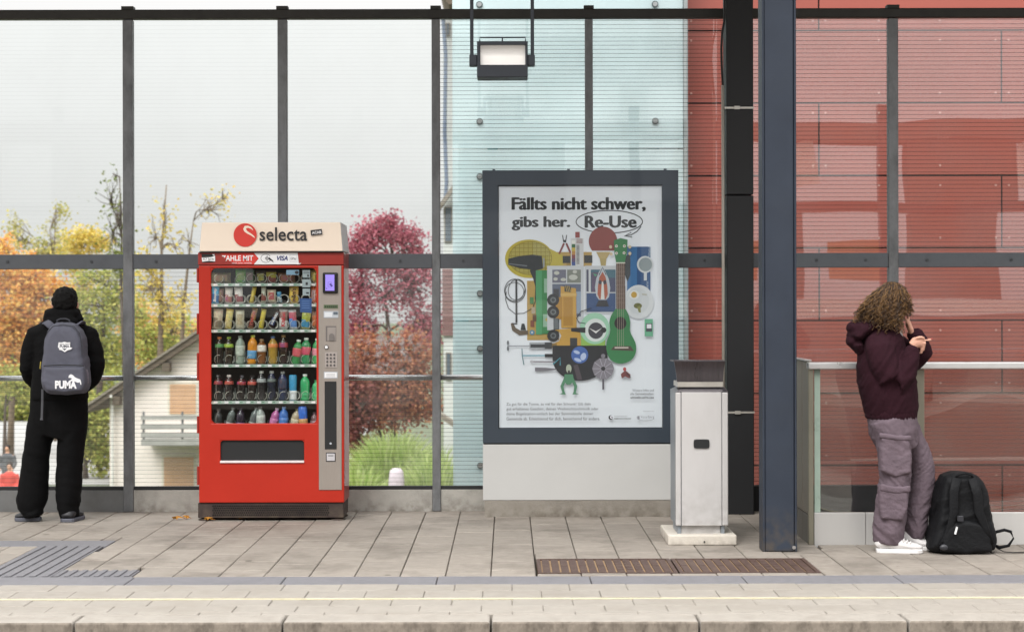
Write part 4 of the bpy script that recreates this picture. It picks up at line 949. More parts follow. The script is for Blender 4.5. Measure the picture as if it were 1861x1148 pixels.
# ---------------------------------------------------------------- goods in the machine
ORD = ['leftmost', 'second from left', 'third from left', 'fourth from left', 'fifth from left', 'sixth from left', 'seventh from left', 'eighth from left', 'ninth from left', 'rightmost']
SHN = ['top shelf', 'second shelf', 'third shelf', 'fourth shelf', 'fifth shelf', 'lowest shelf']
def pc(h, r=.35):
    c = [int(h[i:i + 2], 16) for i in (0, 2, 4)]; g0 = sum(c) / 3; c = [int(v * .94 + g0 * .06) for v in c]; q = [(v * 3 + 97) % 200 for v in c[::-1]]
    return M('goods_' + h + ('_p' if r > .3 else ''), '%02x%02x%02x' % tuple(c), r, var=.25, vscale=60, coat=.3, dirt=(.5 if r > .3 else .1), dcol='%02x%02x%02x' % tuple(q), dscale=(34 if r > .3 else 12))
def packet(cx, y0, y1, wd, tilt, cols, lab, row, col, txt=None, tcol='ffffff', Dp=None):
    D = Dp or DV + .115; hh = (y1 - y0) / 2; c = Vector(W(cx, (y0 + y1) / 2, D)); u = D / F; w_ = wd / 2 * u; h_ = hh * u
    s = MB(); nx, nz = 6, 9; vs = []; fs = []
    random.seed(int(cx * 7 + y0))
    def gx(i): return (i / nx * 2 - 1)
    for side in (-1, 1):
        for j in range(nz + 1):
            for i in range(nx + 1):
                a, b = gx(i), j / nz * 2 - 1; puff = .014 * max(0, (1 - a * a)) ** .5 * max(0, 1 - b ** 6) ** .5 + random.uniform(-.0012, .0012) * (abs(b) < .99)
                zz = b * h_; xx = a * w_ * (1 - .05 * (1 - abs(b)) ) + (.0015 * ((i % 2) * 2 - 1) if j in (0, nz) else 0)
                vs.append((xx, side * puff - (.0004 if side < 0 else 0), zz))
    k = (nx + 1) * (nz + 1)
    for side in (0, 1):
        for j in range(nz):
            for i in range(nx):
                q = side * k + j * (nx + 1) + i; f = (q, q + 1, q + nx + 2, q + nx + 1); fs.append(f if side == 0 else f[::-1])
    mats = [pc(h) for h in cols]; s.add(vs, fs)
    for fi in range(len(s.f)):
        j = (fi % (nx * nz)) // nx; i = fi % nx
        if len(cols) == 1: v = 0
        elif len(cols) == 2: v = 1 if 2 <= j <= 6 and 1 <= i <= 4 else 0
        else: v = 0 if j in (0, nz - 1) else (1 if (j + (i > 2)) < nz * .45 else 2)
        s.m[fi] = v
    rot = Matrix.Translation(c) @ Matrix.Rotation(R(tilt), 4, 'Y'); s.xf(rot)
    root = s.build('snack_packet', mats, org=(c.x, c.y, c.z - h_), smooth=True)
    tag(root, f'{lab}, {ORD[col]}, {SHN[row]} of vending machine', 'snack', 'snacks in the vending machine')
    if txt:
        P = Print(D, root, Df=D - .0165); P.text(pc(tcol), txt, cx - hh * .72, cx + hh * .72, (y0 + y1) / 2 - wd * .24, (y0 + y1) / 2 + wd * .24, bold=.03, rot=-90 + tilt); P.done('print')
    return root
SP_ = [396.5 + SP * i for i in range(10)]
packet(402, 494, 514, 36, 0, ['6f5e48', '9a8a63'], 'wide brown snack bag', 0, 0)
packet(438, 488, 514, 20, 2, ['5fae3c', '97b86a'], 'lime green snack bag', 0, 1)
packet(454, 489, 514, 18, 0, ['3f5a3a', '7f6a66'], 'dark green and purple snack bag', 0, 2)
packet(474, 491, 514, 19, -2, ['50463a', 'a9a240'], 'dark bag with yellow lower part', 0, 3)
packet(493, 491, 514, 19, 0, ['5a3a34', '8a4640', 'b9b53a'], 'maroon bag with yellow edge', 0, 4)
packet(521, 495, 514, 32, 0, ['7c4c38', 'a8694c'], 'wide rust brown snack bag', 0, 6)
packet(570, 489, 514, 11, 0, ['9b8a3c', 'c7b84e'], 'yellow bag partly behind the frame', 0, 9)
packet(392, 518, 551, 13, 2, ['3da7dc', '2e72b8', '4fb9e6'], 'bright blue bar', 1, 0, 'Bounty', 'eef4f8')
packet(402, 523, 548, 9, 4, ['7c5a50'], 'brown bar leaning beside the blue bar', 1, 1)
packet(415.5, 521, 551, 14, 4, ['d6d0c6', 'a86a5c', 'dcd6cc'], 'cream and rust bar', 1, 2)
packet(434, 520, 551, 15, -3, ['d9d5ce', '9c4b4a', 'ded8d2'], 'white bar with dark red swirl', 1, 3)
packet(460, 519, 550, 8, 12, ['d0b93c'], 'thin tilted yellow bar', 1, 4)
packet(479, 519, 549, 9, 2, ['b9bfa6', '8f4a40', 'c9c9b6'], 'pale green and brown bar', 1, 5)
packet(493.5, 525, 549, 16, 0, ['c2b79b', 'b0555c'], 'cream and pink short bag', 1, 6)
packet(508, 529, 549, 8, -6, ['5aa4c9', 'c9dde6', '3f86b4'], 'small light blue bar', 1, 7)
packet(534, 519, 551, 17, 2, ['d9b43c', 'e0bd50'], 'yellow packet', 1, 8, "m&m's", '2e241c')
packet(570, 519, 551, 11, 3, ['c9653c', 'b99aa0'], 'orange packet cut by the frame', 1, 9)
packet(396, 560, 597, 17, 5, ['b3ab90', '8a8068', 'c4bca0'], 'beige bar leaning right', 2, 0)
packet(416, 560, 597, 13, 8, ['dcc04a', 'cfbf80', 'dccb78'], 'yellow and beige bar', 2, 1)
packet(436, 562, 597, 16, 1, ['c9c3a8', 'b5a988'], 'cream coloured wide bar', 2, 2)
packet(459.5, 558, 597, 10, 14, ['9a7434', '6a3226', 'a88040'], 'brown and gold tilted bar', 2, 3, 'TWIX', 'd2473c')
packet(477, 560, 597, 9, 10, ['dcc832', 'd6c23a'], 'plain yellow tilted bar', 2, 4)
packet(499, 562, 594, 9, 27, ['4a3430', '3c4f86', '4a3430'], 'strongly tilted brown and blue bar', 2, 5, 'SNICKERS', 'e8e8ee')
packet(515, 561, 597, 15, 2, ['ddd9d4', 'e4e0dc', '8a6a58'], 'white bar with red script', 2, 6, 'KitKat', 'c8333c')
packet(532, 562, 597, 14, -3, ['dfe4ea', '5e8fd0', 'c8506a'], 'white and blue wrapped bar', 2, 7)
packet(556, 566, 597, 16, 5, ['c3c94c', '3f95c4', 'b9c84a'], 'lime and turquoise bar', 2, 8)
packet(571, 565, 597, 10, 0, ['8a5a40', 'd0763c'], 'brown and orange packet cut by the frame', 2, 9)
def bottle(cx, ybot, ytop, r_px, body, label, cap, l0, l1, lab, row, col, tilt=0, glass=True, can=False, cat='bottle'):
    D = DV + .115; u = D / F; h = (ybot - ytop) * u; r = r_px * u; b = Vector(W(cx, ybot, D)); 
    if can: prof = [(r * .8, 0), (r, .03 * h), (r, .93 * h), (r * .82, h)]
    else: prof = [(r * .7, 0), (r * .98, .035 * h), (r, .12 * h), (r * .93, .2 * h), (r, .3 * h), (r * .97, .42 * h), (r, .55 * h), (r, .68 * h), (r * .93, .76 * h), (r * .72, .83 * h), (r * .42, .89 * h), (r * .4, .94 * h)]
    mt = Matrix.Translation(b) @ Matrix.Rotation(R(tilt), 4, 'Y')
    root = empty('drink_can' if can else 'drink_bottle', b, f'{lab}, {ORD[col]}, {SHN[row]} of vending machine', 'can' if can else cat, 'drinks in the vending machine')
    MB().lathe((0, 0, 0), prof, 14).xf(mt).build('body', pc(body, .12), root, smooth=True)
    if label:
        lz = [l0 + (l1 - l0) * q_ / 5 for q_ in range(6)]; pr_ = lambda z: r * (1.03 if z < .68 else 1.03 - (z - .68) * 2.1 if z > .76 else 1.02 - (z - .68) * .9)
        MB().lathe((0, 0, 0), [(pr_(z_) , z_ * h) for z_ in lz], 14).xf(mt).build('label', pc(label, .5), root, smooth=True)
    if cap and not can: MB().lathe((0, 0, 0), [(r * .46, .925 * h), (r * .46, h), (r * .4, 1.005 * h)], 12).xf(mt).build('cap', pc(cap, .4), root)
    return root
yb4 = 661
B = [(399, 611, 8.5, '241d18', '4f8f48', 'b5703c', .62, .82, 'dark bottle with green label and brown cap', 0), (416, 611, 8.5, '2a221a', '9fbf30', '8fae32', .62, .82, 'dark bottle with lime label and green cap', 0),
     (436.5, 609, 8.8, '8c9c8e', 'b9c4b6', '7e8680', .3, .66, 'clear grey bottle with pale label', 0), (457, 608, 8.8, 'd88a1c', '5f9fd0', 'b3b82e', .2, .48, 'orange drink bottle with blue label', 3),
     (475.5, 615, 8.6, '7a4a22', 'e3ddd2', '8f7a4a', .5, .76, 'amber bottle with white label', 0), (496, 610, 8.8, 'a8862e', 'e88a3c', '41588a', .6, .82, 'golden drink bottle with orange label', 0),
     (515, 608, 8.4, '2a1c1a', 'a83a34', '8a6a2c', .58, .78, 'dark cola bottle with red label', 0), (537, 616, 8.8, '3a8a4c', 'd05560', 'dfe6df', .32, .66, 'green bottle with rosy label leaning right', 8),
     (555, 613, 8.8, '2f8a58', 'cf4a66', 'dfe9e4', .36, .66, 'green bottle with crimson label', 2), (572, 614, 7, '3f9a5c', 'd88a98', 'dfe9e4', .34, .62, 'green bottle cut by the window frame', 5)]
for i, b_ in enumerate(B): bottle(b_[0], yb4, b_[1], b_[2], b_[3], b_[4], b_[5], b_[6], b_[7], b_[8], 3, i, b_[9])
B = [(396.5, 680, 8.4, '1e1817', '9a3430', '1f1a1a', .64, .84, 'dark cola bottle with dull red label', 0), (416, 680, 8.4, '1e1817', 'b84a40', 'd9d0ca', .64, .84, 'dark cola bottle with red and white label', 0),
     (437, 681, 8.4, '1c1615', 'a8322c', '1c1616', .64, .84, 'dark cola bottle with plain red label', 3), (456, 681, 8.4, '231b18', 'c84a40', '1c1616', .64, .84, 'dark cola bottle with bright red label', 3),
     (475, 673, 8.6, '1d1d20', 'a9b0b0', 'c4c6be', .62, .82, 'black bottle with silver label', 0), (493.5, 673, 8.6, '20262c', '6a7674', 'b0b4ae', .64, .8, 'smoky bottle with grey label', 0),
     (513.5, 674, 8.6, '1c2c48', '27344e', '8a8c88', .4, .75, 'navy blue bottle', 0), (532, 680, 7.2, '3a98c8', 'd9dfe2', None, .04, .4, 'tall blue can with white lower half', 0),
     (554, 679, 8.8, '35a868', '3fae70', 'dfe9e4', .2, .3, 'bright green bottle with white cap', 0), (572, 690, 7, '3fb070', '49b87a', '3fa868', .2, .3, 'bright green bottle cut by the window frame', 4)]
for i, b_ in enumerate(B): bottle(b_[0], 727.5, b_[1], b_[2], b_[3], b_[4], b_[5], b_[6], b_[7], b_[8], 4, i, b_[9], can=(i == 7))
B = [(394, 742, 8, '3a3f40', '7d8886', '4a4f50', .2, .45, 'smoky clear bottle', 4), (412, 738, 7.5, '5a6462', 'a3aaa6', '6c7472', .2, .45, 'clear bottle leaning right', 14),
     (435, 740, 8, '2e2638', '5a4c7c', '2a2430', .2, .45, 'dark purple bottle', 3), (454, 738, 7.5, '5d6765', '98a09c', '6c7472', .2, .45, 'clear bottle tilted rightwards', 14),
     (474, 738, 8.6, '9fa8a2', 'c9cfc8', '4c4a48', .25, .7, 'white and grey marbled bottle', -2), (492, 739, 8, 'b05a94', 'd07ab0', 'c4a8bc', .2, .6, 'pink bottle leaning right', 14),
     (514, 738, 8.6, '3a70c0', '4a86d6', '6a94cc', .2, .6, 'royal blue bottle', 2), (531, 741, 8, 'b0a184', 'd6c8a8', '6a5c48', .2, .6, 'beige coffee drink leaning right', 12),
     (551, 737, 8.4, '2f6ad0', 'd09a5c', None, .1, .55, 'blue can with tan lower half', -2), (571, 748, 7, '6a4a50', 'a88a90', '4a3a3c', .2, .6, 'brownish bottle cut by the frame corner', 0)]
for i, b_ in enumerate(B): bottle(b_[0], 787, b_[1], b_[2], b_[3], b_[4], b_[5], b_[6], b_[7], b_[8], 5, i, b_[9], can=(i == 8))
random.seed(12)

# ================================================================ poster case
DP = 12.60
m_case = M('poster_case_paint', '3d4650', .32, .15, var=.05, vscale=2, coat=.3); m_panel = M('poster_lower_panel', 'c3c3c1', .45, var=.03, vscale=2, dirt=.08, dcol='a5a4a0', dscale=3)
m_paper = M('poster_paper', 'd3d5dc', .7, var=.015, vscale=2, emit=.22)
pc_ = empty('poster_case', (X(1055, DP), DP, 0), 'tall grey framed poster display case with a re-use advert on a pale panel', 'poster case')
s = MB(); plate(s, X(877, DP), X(1233.5, DP), Z(805, DP), Z(309.5, DP), DP, DP + .03, [(X(905.5, DP), X(1204, DP), Z(778.5, DP), Z(337, DP))]); s.build('frame', m_case, pc_, bevel=.003)
MB().box(X(878, DP), X(1232.5, DP), DP + .031, DP + .26, Z(804, DP), Z(311, DP)).build('housing', m_case, pc_)
MB().box(X(877, DP), X(1233.5, DP), DP + .004, DP + .25, Z(909, DP), Z(807.5, DP)).build('lower_panel', m_panel, pc_, bevel=.004)
MB().box(X(878, DP), X(1232, DP), DP + .01, DP + .25, Z(807.4, DP), Z(805.1, DP)).build('shadow_gap', m_mblk, pc_)
MB().box(X(880, DP), X(1231, DP), DP + .008, DP + .26, 0, Z(909.1, DP)).build('foot_plinth', M('poster_plinth', '8f8980', .85, var=.12, bump=.3, dirt=.5, dcol='5f594f', dscale=4, grime=.7, gz=.12), pc_)
for a in (898, 1034, 1210): MB().box(X(a - 2.5, DP), X(a + 2.5, DP), DP + .02, DP + .05, Z(310, DP), Z(307, DP)).build('hinge', m_case, pc_)
MB().box(X(905.5, DP), X(1204, DP), DP + .004, DP + .009, Z(778.5, DP), Z(337, DP)).build('cover_glass', glassmat('poster_glass', refl=.022, dust_haze=0), pc_)
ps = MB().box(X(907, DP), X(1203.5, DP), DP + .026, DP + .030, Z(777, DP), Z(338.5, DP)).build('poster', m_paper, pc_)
# the opening behind the glass is lined by the frame itself; the sheet lies 26 mm back
def ink(h): 
    c = [int(h[i:i + 2], 16) for i in (0, 2, 4)]; g0 = sum(c) / 3; c = [int(v * .80 + g0 * .12 + 205 * .08) for v in c]
    return M('ink_' + h, '%02x%02x%02x' % tuple(c), .6, var=.03)
P = Print(DP, ps, Df=DP + .0258, step=.00012)
K = ink('25262b')
for dx_, dy_ in ((-1.5, 0), (-.8, .5), (0, -.5), (0, .5), (.8, -.5), (1.5, 0)):
    P.text(K, 'Fällts nicht schwer,', 931.5 + dx_, 1173 + dx_, 358.8 + dy_, 384.2 + dy_); P.text(K, 'gibs her.', 931.5 + dx_, 1035.5 + dx_, 393.3 + dy_, 418.2 + dy_); P.text(K, 'Re-Use', 1064.5 + dx_, 1156.5 + dx_, 392.4 + dy_, 413.6 + dy_)
P.done('headline')
P.arc(K, 1108, 403, 60.5, 20.5, 1.7, 0, 360, n=44); P.line(K, [(1166, 412), (1158, 421), (1148, 427), (1136, 429)], 1.6); P.line(K, [(1148, 422.5), (1135.5, 429), (1149.5, 431)], 1.6); P.done('loop_arrow')
Yl = ink('c9b436'); Yd = ink('8a7a24')
P.rect(ink('c29a4e'), 1012, 1076, 458, 484); P.rect(ink('c29a4e'), 958, 1016, 510, 618); P.rect(ink('a37f3c'), 1030, 1060, 470, 492)
P.ell(Yl, 962, 470, 44, 35, n=40); P.ell(ink('b6a94e'), 964, 469, 39, 30, n=40)
P.poly(Yl, [(1000, 452), (1024, 464), (1024, 482), (998, 494)])
sg = []
for i in range(10):
    x = 929 + i * 7.8; hh = 30 * math.sqrt(max(0, 1 - ((x - 964) / 39) ** 2)); sg.append(((x, 469 - hh), (x, 469 + hh)))
for i in range(8):
    y = 443 + i * 7.4; ww = 39 * math.sqrt(max(0, 1 - ((y - 469) / 30) ** 2)); sg.append(((964 - ww, y), (964 + ww, y)))
P.lines(Yd, sg, .8); P.arc(Yd, 964, 469, 39, 30, 1); P.done('printed_racket')
P.rect(ink('2a2b30'), 1023, 1037, 465, 478); P.rect(ink('2a2b30'), 1062, 1077, 464, 478); P.done('printed_grip')
Kd = ink('34373e')
P.poly(Kd, [(1022, 427), (1024, 440), (1029, 441), (1031, 427), (1029.5, 427), (1028, 436), (1025, 436), (1023.5, 427)]); Rd = ink('8a3438')
P.poly(Rd, [(1024, 441), (1027, 443), (1018, 462), (1015, 461)]); P.poly(Rd, [(1028, 443), (1031, 441), (1039, 459), (1036, 461)]); P.done('printed_pliers')
P.rect(ink('d9d9de'), 1038, 1061, 433, 484); P.rect(ink('a03c3c'), 1046, 1054, 421.5, 432)
for i, h in enumerate(('f0f0ee', '2f6a3e', 'd8b838', 'c8863a', '8a3a44', '5a4070', '2f4a9a')): P.rect(ink(h), 1039.5, 1046, 437 + 6.5 * i, 443.5 + 6.5 * i)
P.lines(K, [((1048, 446 + 2.2 * i), (1053.5, 446 + 2.2 * i)) for i in range(16)], 1); P.lines(Rd, [((1048, 435 + 2.2 * i), (1059, 435 + 2.2 * i)) for i in range(4)], .8); P.done('printed_ruler')
# paddle
P.poly(ink('b9a05c'), [(1090, 466), (1103, 466), (1101, 486), (1093, 486)]); P.poly(ink('c3a768'), [(1084, 458), (1110, 458), (1103, 470), (1090, 470)])
P.poly(ink('943b38'), [(1096.5 + 26 * math.sin(R(t_)) , 438.5 - 26.5 * math.cos(R(t_))) for t_ in range(-130, 131, 10)]); P.done('printed_paddle')
# hair dryer
P.poly(Kd, [(924, 470), (945, 465), (968, 462.5), (985, 465), (987, 488), (975, 491), (945, 487), (924, 481)]); P.poly(ink('9ea2a8'), [(987, 468), (990, 470), (990, 484), (987, 487)]); P.line(ink('767b85'), [(925, 479), (945, 481.5), (958, 483)], 1.6)
P.line(Kd, [(968, 489), (974, 505), (977, 520), (976, 536), (974, 545)], [11, 10, 8, 7, 4]); P.done('printed_hair_dryer')
P.arc(K, 936, 528, 19, 21, 1.3); P.arc(K, 939, 526, 15, 19, 1.1, rot=15); P.arc(K, 935, 530, 17, 17, 1.0, rot=40); P.line(K, [(974, 545), (968, 560), (952, 569), (936, 570), (924, 560), (919, 545), (920, 530)], 1.3); P.done('printed_cable')
P.line(ink('3a3a40'), [(938.5, 507), (938.5, 586)], 3.4); P.line(ink('6b5a4c'), [(930, 587), (934, 598), (945, 605), (960, 604)], [4, 8, 9, 7]); P.line(K, [(931, 588), (940, 588)], 2); P.poly(Kd, [(946, 600), (948, 588), (953, 588), (956, 600)]); P.done('printed_saw')
# green game box + comic
P.rect(ink('3a8a50'), 983, 1000, 491, 607); P.rect(ink('4aa068'), 974, 985, 491, 608); P.rect(ink('8fb8a0'), 989, 1000, 506, 532); P.rect(ink('8fb8a0'), 987, 1006, 571, 594); P.ell(ink('c9b04a'), 995, 581, 4, 3)
for a, b, h in ((963, 540, '4a8a50'), (966, 558, 'b9a58a'), (964, 582, '8a4a3c'), (968, 572, '6a4a3a')): P.rect(ink(h), a, a + 7, b, b + 12)
P.ell(ink('4a86b0'), 967, 604, 4.6, 4.6); P.ell(ink('d0d0d0'), 967, 604, 1.8, 1.8); P.done('printed_game_box')
P.rect(ink('cdd0d8'), 994.5, 1061, 483, 600); P.rect(ink('cdd0d8'), 1063, 1121, 483, 570)
for a, b, c, d, h in ((1004, 1029, 490, 514, '6a6a80'), (1031, 1056, 490, 514, '7c8078'), (1004, 1056, 516, 575, '5c6480'), (1040, 1056, 530, 570, '8fa0bc'), (1066, 1070, 490, 530, '4a4a66'), (1074, 1119, 490, 531, '3f6a80'), (1066, 1119, 533, 567, '2f4a80'), (1075, 1090, 495, 531, '5a4a6a'), (1106, 1119, 505, 531, '44486a')): P.rect(ink(h), a, b, c, d)
for a, b, r1, r2 in ((1012, 496, 5, 3.5), (1045, 494, 4, 3), (1010, 507, 4, 3), (1042, 504, 8, 5), (1024, 508, 5, 3)): P.ell(ink('c4c4be'), a, b, r1, r2)
P.poly(ink('4ea47c'), [(1078, 497), (1086, 499), (1082, 503)]); P.done('printed_comic')
# iron
P.poly(ink('b9c0cc'), [(1095.5, 484), (1101, 494), (1107, 508), (1109.5, 524), (1107, 540), (1102, 545), (1089, 545), (1084, 538), (1081.5, 522), (1084, 506), (1089, 494)])
P.poly(ink('b5543a'), [(1095.5, 494), (1101, 504), (1104, 520), (1105, 535), (1101, 544), (1090, 544), (1086, 535), (1087, 520), (1089.5, 504)]); P.poly(ink('dcdcdc'), [(1094, 512), (1097, 512), (1099, 544), (1092, 544)]); P.ell(ink('3a3440'), 1091, 513, 3, 4); P.ell(ink('3a3440'), 1099.5, 513, 3, 4); P.line(ink('3c4258'), [(1089, 500), (1095.5, 486), (1102, 500)], 1.5)
P.poly(ink('2f3038'), [(1088, 546), (1103, 546), (1107, 557), (1083, 557)]); P.done('printed_iron')
# blue sheet, cup, plate
P.rect(ink('2d6cae'), 1140, 1182.5, 448.5, 530); P.rect(ink('1f4c8a'), 1158, 1182.5, 448.5, 530); P.poly(ink('2f343c'), [(1136, 466), (1146, 462), (1146, 500), (1141, 512), (1136, 500)]); P.text(ink('b9c8dc'), 'HAIE', 1172, 1190, 456, 460, rot=90); P.text(ink('b9c8dc'), 'WALE', 1168, 1186, 518, 522, rot=90); P.done('printed_magazine')
P.ell(ink('dcdfe6'), 1161, 549, 27.5, 31, n=40); P.ell(ink('d2d6de'), 1159, 547, 21, 24, n=36); P.ell(ink('e6e6e8'), 1153, 536, 9, 8); P.ell(ink('d0a240'), 1152.5, 536, 5.3, 5.5); P.ell(ink('6a6a3a'), 1159.5, 556, 7.5, 5); P.poly(ink('8a8a4c'), [(1158, 558), (1164, 556), (1165, 568), (1161, 568)]); P.line(ink('b9b6a8'), [(1167, 535), (1176, 536)], 2.4); P.done('printed_plate')
P.ell(ink('d6d9e0'), 1173, 481, 15, 15.5, n=34); P.rect(ink('d6d9e0'), 1170.5, 1176, 494, 510); P.ell(ink('8c98a0'), 1173.5, 481, 12, 12.5, n=34); P.done('printed_cup')
# wheeled tipper
Yo = ink('d09a3c'); Yo2 = ink('b8822e')
P.rect(ink('3c3c44'), 1006, 1016, 525, 600); P.poly(Yo, [(1019, 520), (1047, 524), (1048, 596), (1020, 596)]); P.rect(Yo2, 1024, 1041, 540, 592); P.rect(ink('dcae58'), 1019, 1048, 533, 538); P.poly(ink('3a3a34'), [(1026, 519), (1038, 521), (1038, 531), (1026, 530)])
P.lines(ink('c9a24a'), [((1028 + 3 * i, 519.5), (1031 + 3 * i, 530)) for i in range(3)], 1)
P.rect(Yo2, 1010, 1022, 540, 580); P.rect(ink('6a7078'), 1007, 1015, 578, 598)
for a, b in ((1005.5, 545), (1005.5, 567), (1005.5, 610)):
    P.ell(ink('2d2e34'), a, b, 11, 11, n=24); P.ell(ink('6a7076'), a, b, 5.4, 5.4, n=20); P.ell(ink('3a3e44'), a, b, 3, 3, n=16)
P.poly(Yo, [(1008, 600), (1021, 598), (1050, 596), (1055, 606), (1056, 628), (1048, 634), (1008, 639), (1004, 625), (1016, 620), (1020, 610), (1016, 602)]); P.rect(ink('383a40'), 1036, 1049, 614, 629); P.rect(ink('8a6a3a'), 1003, 1012, 624, 632); P.done('printed_toy_truck')
# blender whisk, tools
P.line(ink('8e929c'), [(922, 628.5), (962, 628.5)], 1.6); P.ell(ink('6c7078'), 923, 623, 2, 4.4); P.ell(ink('6c7078'), 923, 633, 2, 4.4); P.rect(ink('a8acb6'), 962, 1001, 622, 634); P.rect(ink('3e4048'), 964, 990, 625.5, 631.5); P.rect(ink('3e4048'), 990, 1003, 622, 634); P.done('printed_hand_blender')
P.ell(ink('2b2b32'), 1054, 652, 50, 40, a0=-2, a1=182, n=30); P.rect(ink('2b2b32'), 1004, 1104, 628, 653); P.poly(ink('50464f'), [(1042, 664), (1050, 662), (1058, 690), (1049, 691)]); P.ell(ink('3e62b4'), 1053.5, 645, 15.5, 15.5, n=30)
for a, b, r1, r2 in ((1048, 640, 6, 3), (1060, 648, 5, 7), (1050, 654, 7, 3)): P.ell(ink('a9bade'), a, b, r1, r2, rot=20)
P.done('printed_record')
P.line(ink('3f90a8'), [(950, 646), (990, 646)], 2); P.rect(K, 990, 1005, 643, 649); P.line(ink('45707c'), [(948.5, 633), (949, 647), (952, 663)], 1.6); P.line(ink('3f90a8'), [(1005, 662), (1018, 650), (1018, 664)], 2); P.done('printed_rake')
P.line(ink('7c7680'), [(968, 657), (1008, 657.5)], 2.4); P.ell(ink('b0b0b8'), 966, 657, 3, 2.6); P.done('printed_wrench'); P.line(ink('6c6a74'), [(972, 671), (992, 671), (1012, 671)], [7, 6, 1.4]); P.done('printed_fork')
# lime bowl / pot
P.rect(ink('86b84c'), 1056, 1100, 590, 628); P.ell(ink('8fc8a8'), 1081, 597, 27, 28.5, n=40); P.ell(ink('cfd8d8'), 1082, 600, 20, 21, n=36); P.ell(ink('3a3c44'), 1083, 601, 14, 15, n=30); P.poly(ink('d8dada'), [(1070, 596), (1083, 602), (1094, 596), (1083, 606)]); P.line(K, [(1038, 599), (1064, 600)], [6, 10]); P.line(K, [(1064, 588), (1052, 586), (1048, 578), (1056, 566), (1075, 560)], 1.4); P.ell(K, 1097, 600, 5, 5); P.done('printed_pot')
# ukulele
G = ink('2f7a45'); G2 = ink('256338')
P.poly(G, [(1116, 437), (1128, 433), (1141, 436), (1139.5, 461), (1135.5, 478), (1120, 478), (1117, 461)]); P.rect(ink('5c453e'), 1120, 1136, 478, 560)
body_ = []
for t_ in range(0, 361, 8):
    a = R(t_); y = -math.cos(a); prof = 28 + 10 * y + 3 * math.cos(2.2 * a * 1.0) - 6.5 * math.exp(-((y + .12) / .28) ** 2); body_.append((1128 + prof * math.sin(a), 609 + y * 52))
P.poly(G, body_); P.rect(ink('5c453e'), 1120.5, 1136.5, 520, 562); P.ell(ink('2a2226'), 1127.5, 587.5, 11, 11.5, n=26); P.poly(ink('4a3c38'), [(1110, 636), (1116, 629), (1146, 629), (1152, 638)]); P.lines(ink('cfc8bc'), [((1117, 632), (1142, 632))], 2.2); P.lines(ink('a89a8c'), [((1122.5 + 3.5 * i, 478), (1122.5 + 3.5 * i, 630)) for i in range(4)], .5); P.lines(ink('8c7a70'), [((1120, 486 + 8 * i), (1136, 486 + 8 * i)) for i in range(9)], .6)
P.rect(ink('d0cdc4'), 1119.5, 1136.5, 477, 479)
for a, b in ((1120.5, 447.5), (1120.5, 460.5), (1135, 447.5), (1134.5, 460)): P.ell(ink('dcd8cc'), a, b, 2.6, 2.6, n=12); P.ell(K, a, b, 1.1, 1.1, n=8)
for a, b in ((1110, 449), (1111, 462), (1145, 449), (1145, 461)): P.ell(ink('cdbb9a'), a, b, 2.8, 3.2, n=12)
P.done('printed_ukulele')
P.rect(ink('5fae88'), 1171.5, 1186.5, 580, 611.5); P.rect(ink('3a4048'), 1174, 1185, 588, 603); P.rect(ink('d0d4dc'), 1175.5, 1183.8, 589.5, 597); P.done('printed_toy_phone')
# steamer, little figure, frog legs
P.poly(ink('6e6c76'), [(1096 + 20 * math.cos(2 * math.pi * i / 10), 670 + 20 * math.sin(2 * math.pi * i / 10)) for i in range(10)]); P.lines(ink('a6a4b0'), [((1096, 670), (1096 + 19 * math.cos(2 * math.pi * i / 10), 670 + 19 * math.sin(2 * math.pi * i / 10))) for i in range(10)], .7); P.ell(K, 1096, 670, 4, 4, n=12); P.ell(ink('6e6c76'), 1096, 647, 4, 4, n=12); P.line(ink('4c4a54'), [(1096, 689), (1096, 708)], 3.4); P.done('printed_steamer')
Gt = ink('3f7a58')
P.ell(ink('9aa894'), 1033.5, 670, 5, 8); P.rect(K, 1032, 1035.5, 673, 680); P.poly(Gt, [(1026, 680), (1041, 680), (1043, 692), (1036, 699), (1030, 699), (1024, 692)]); P.line(Gt, [(1027, 688), (1021, 702), (1024, 714)], [5, 6, 4]); P.line(Gt, [(1040, 688), (1046, 702), (1044, 714)], [5, 6, 4]); P.poly(Gt, [(1016, 716), (1026, 712), (1028, 717)]); P.poly(Gt, [(1042, 712), (1052, 716), (1040, 717)]); P.done('printed_toy_legs')
P.ell(ink('a83a3c'), 1135, 671, 3, 3.4); P.poly(ink('6a3434'), [(1128, 680), (1136, 673), (1146, 681), (1144, 688), (1136, 684), (1130, 688)]); P.line(K, [(1138, 678), (1146, 686)], 1.6); P.done('printed_rider')
for i, t_ in enumerate(('Zu gut für die Tonne, zu viel für den Schrank? Gib dein', 'gut erhaltenes Geschirr, deinen Weihnachtsschmuck oder', 'deine Bügelstation einfach bei der Sammelstelle deiner', 'Gemeinde ab. Erleichternd für dich, bereichernd für andere.')):
    P.text(ink('3c3e46'), t_, 920, (1073, 1087.5, 1078, 1090)[i], 731.3 + 8.85 * i, 737.8 + 8.85 * i, bold=.004)
P.done('small_print')
P.text(ink('3c3e46'), 'Weitere Infos und', 1149, 1188, 707, 711.6); P.text(ink('3c3e46'), 'alle Sammelstellen:', 1145, 1188, 713.5, 718); P.text(K, 'umweltv.at/re-use', 1145.5, 1188, 720, 724.6, bold=.02); P.done('info_print')
P.ell(K, 1109.5, 758.5, 4, 4, n=20); P.ell(m_paper, 1110.8, 758, 2.6, 2.6, n=16); P.ell(K, 1111.5, 758, 1.2, 1.2, n=10); P.text(ink('8a8c94'), 'VORARLBERGER', 1115.5, 1140, 755.2, 757.6); P.text(K, 'GEMEINDEVERBAND', 1115.5, 1146.5, 759.5, 762, bold=.01)
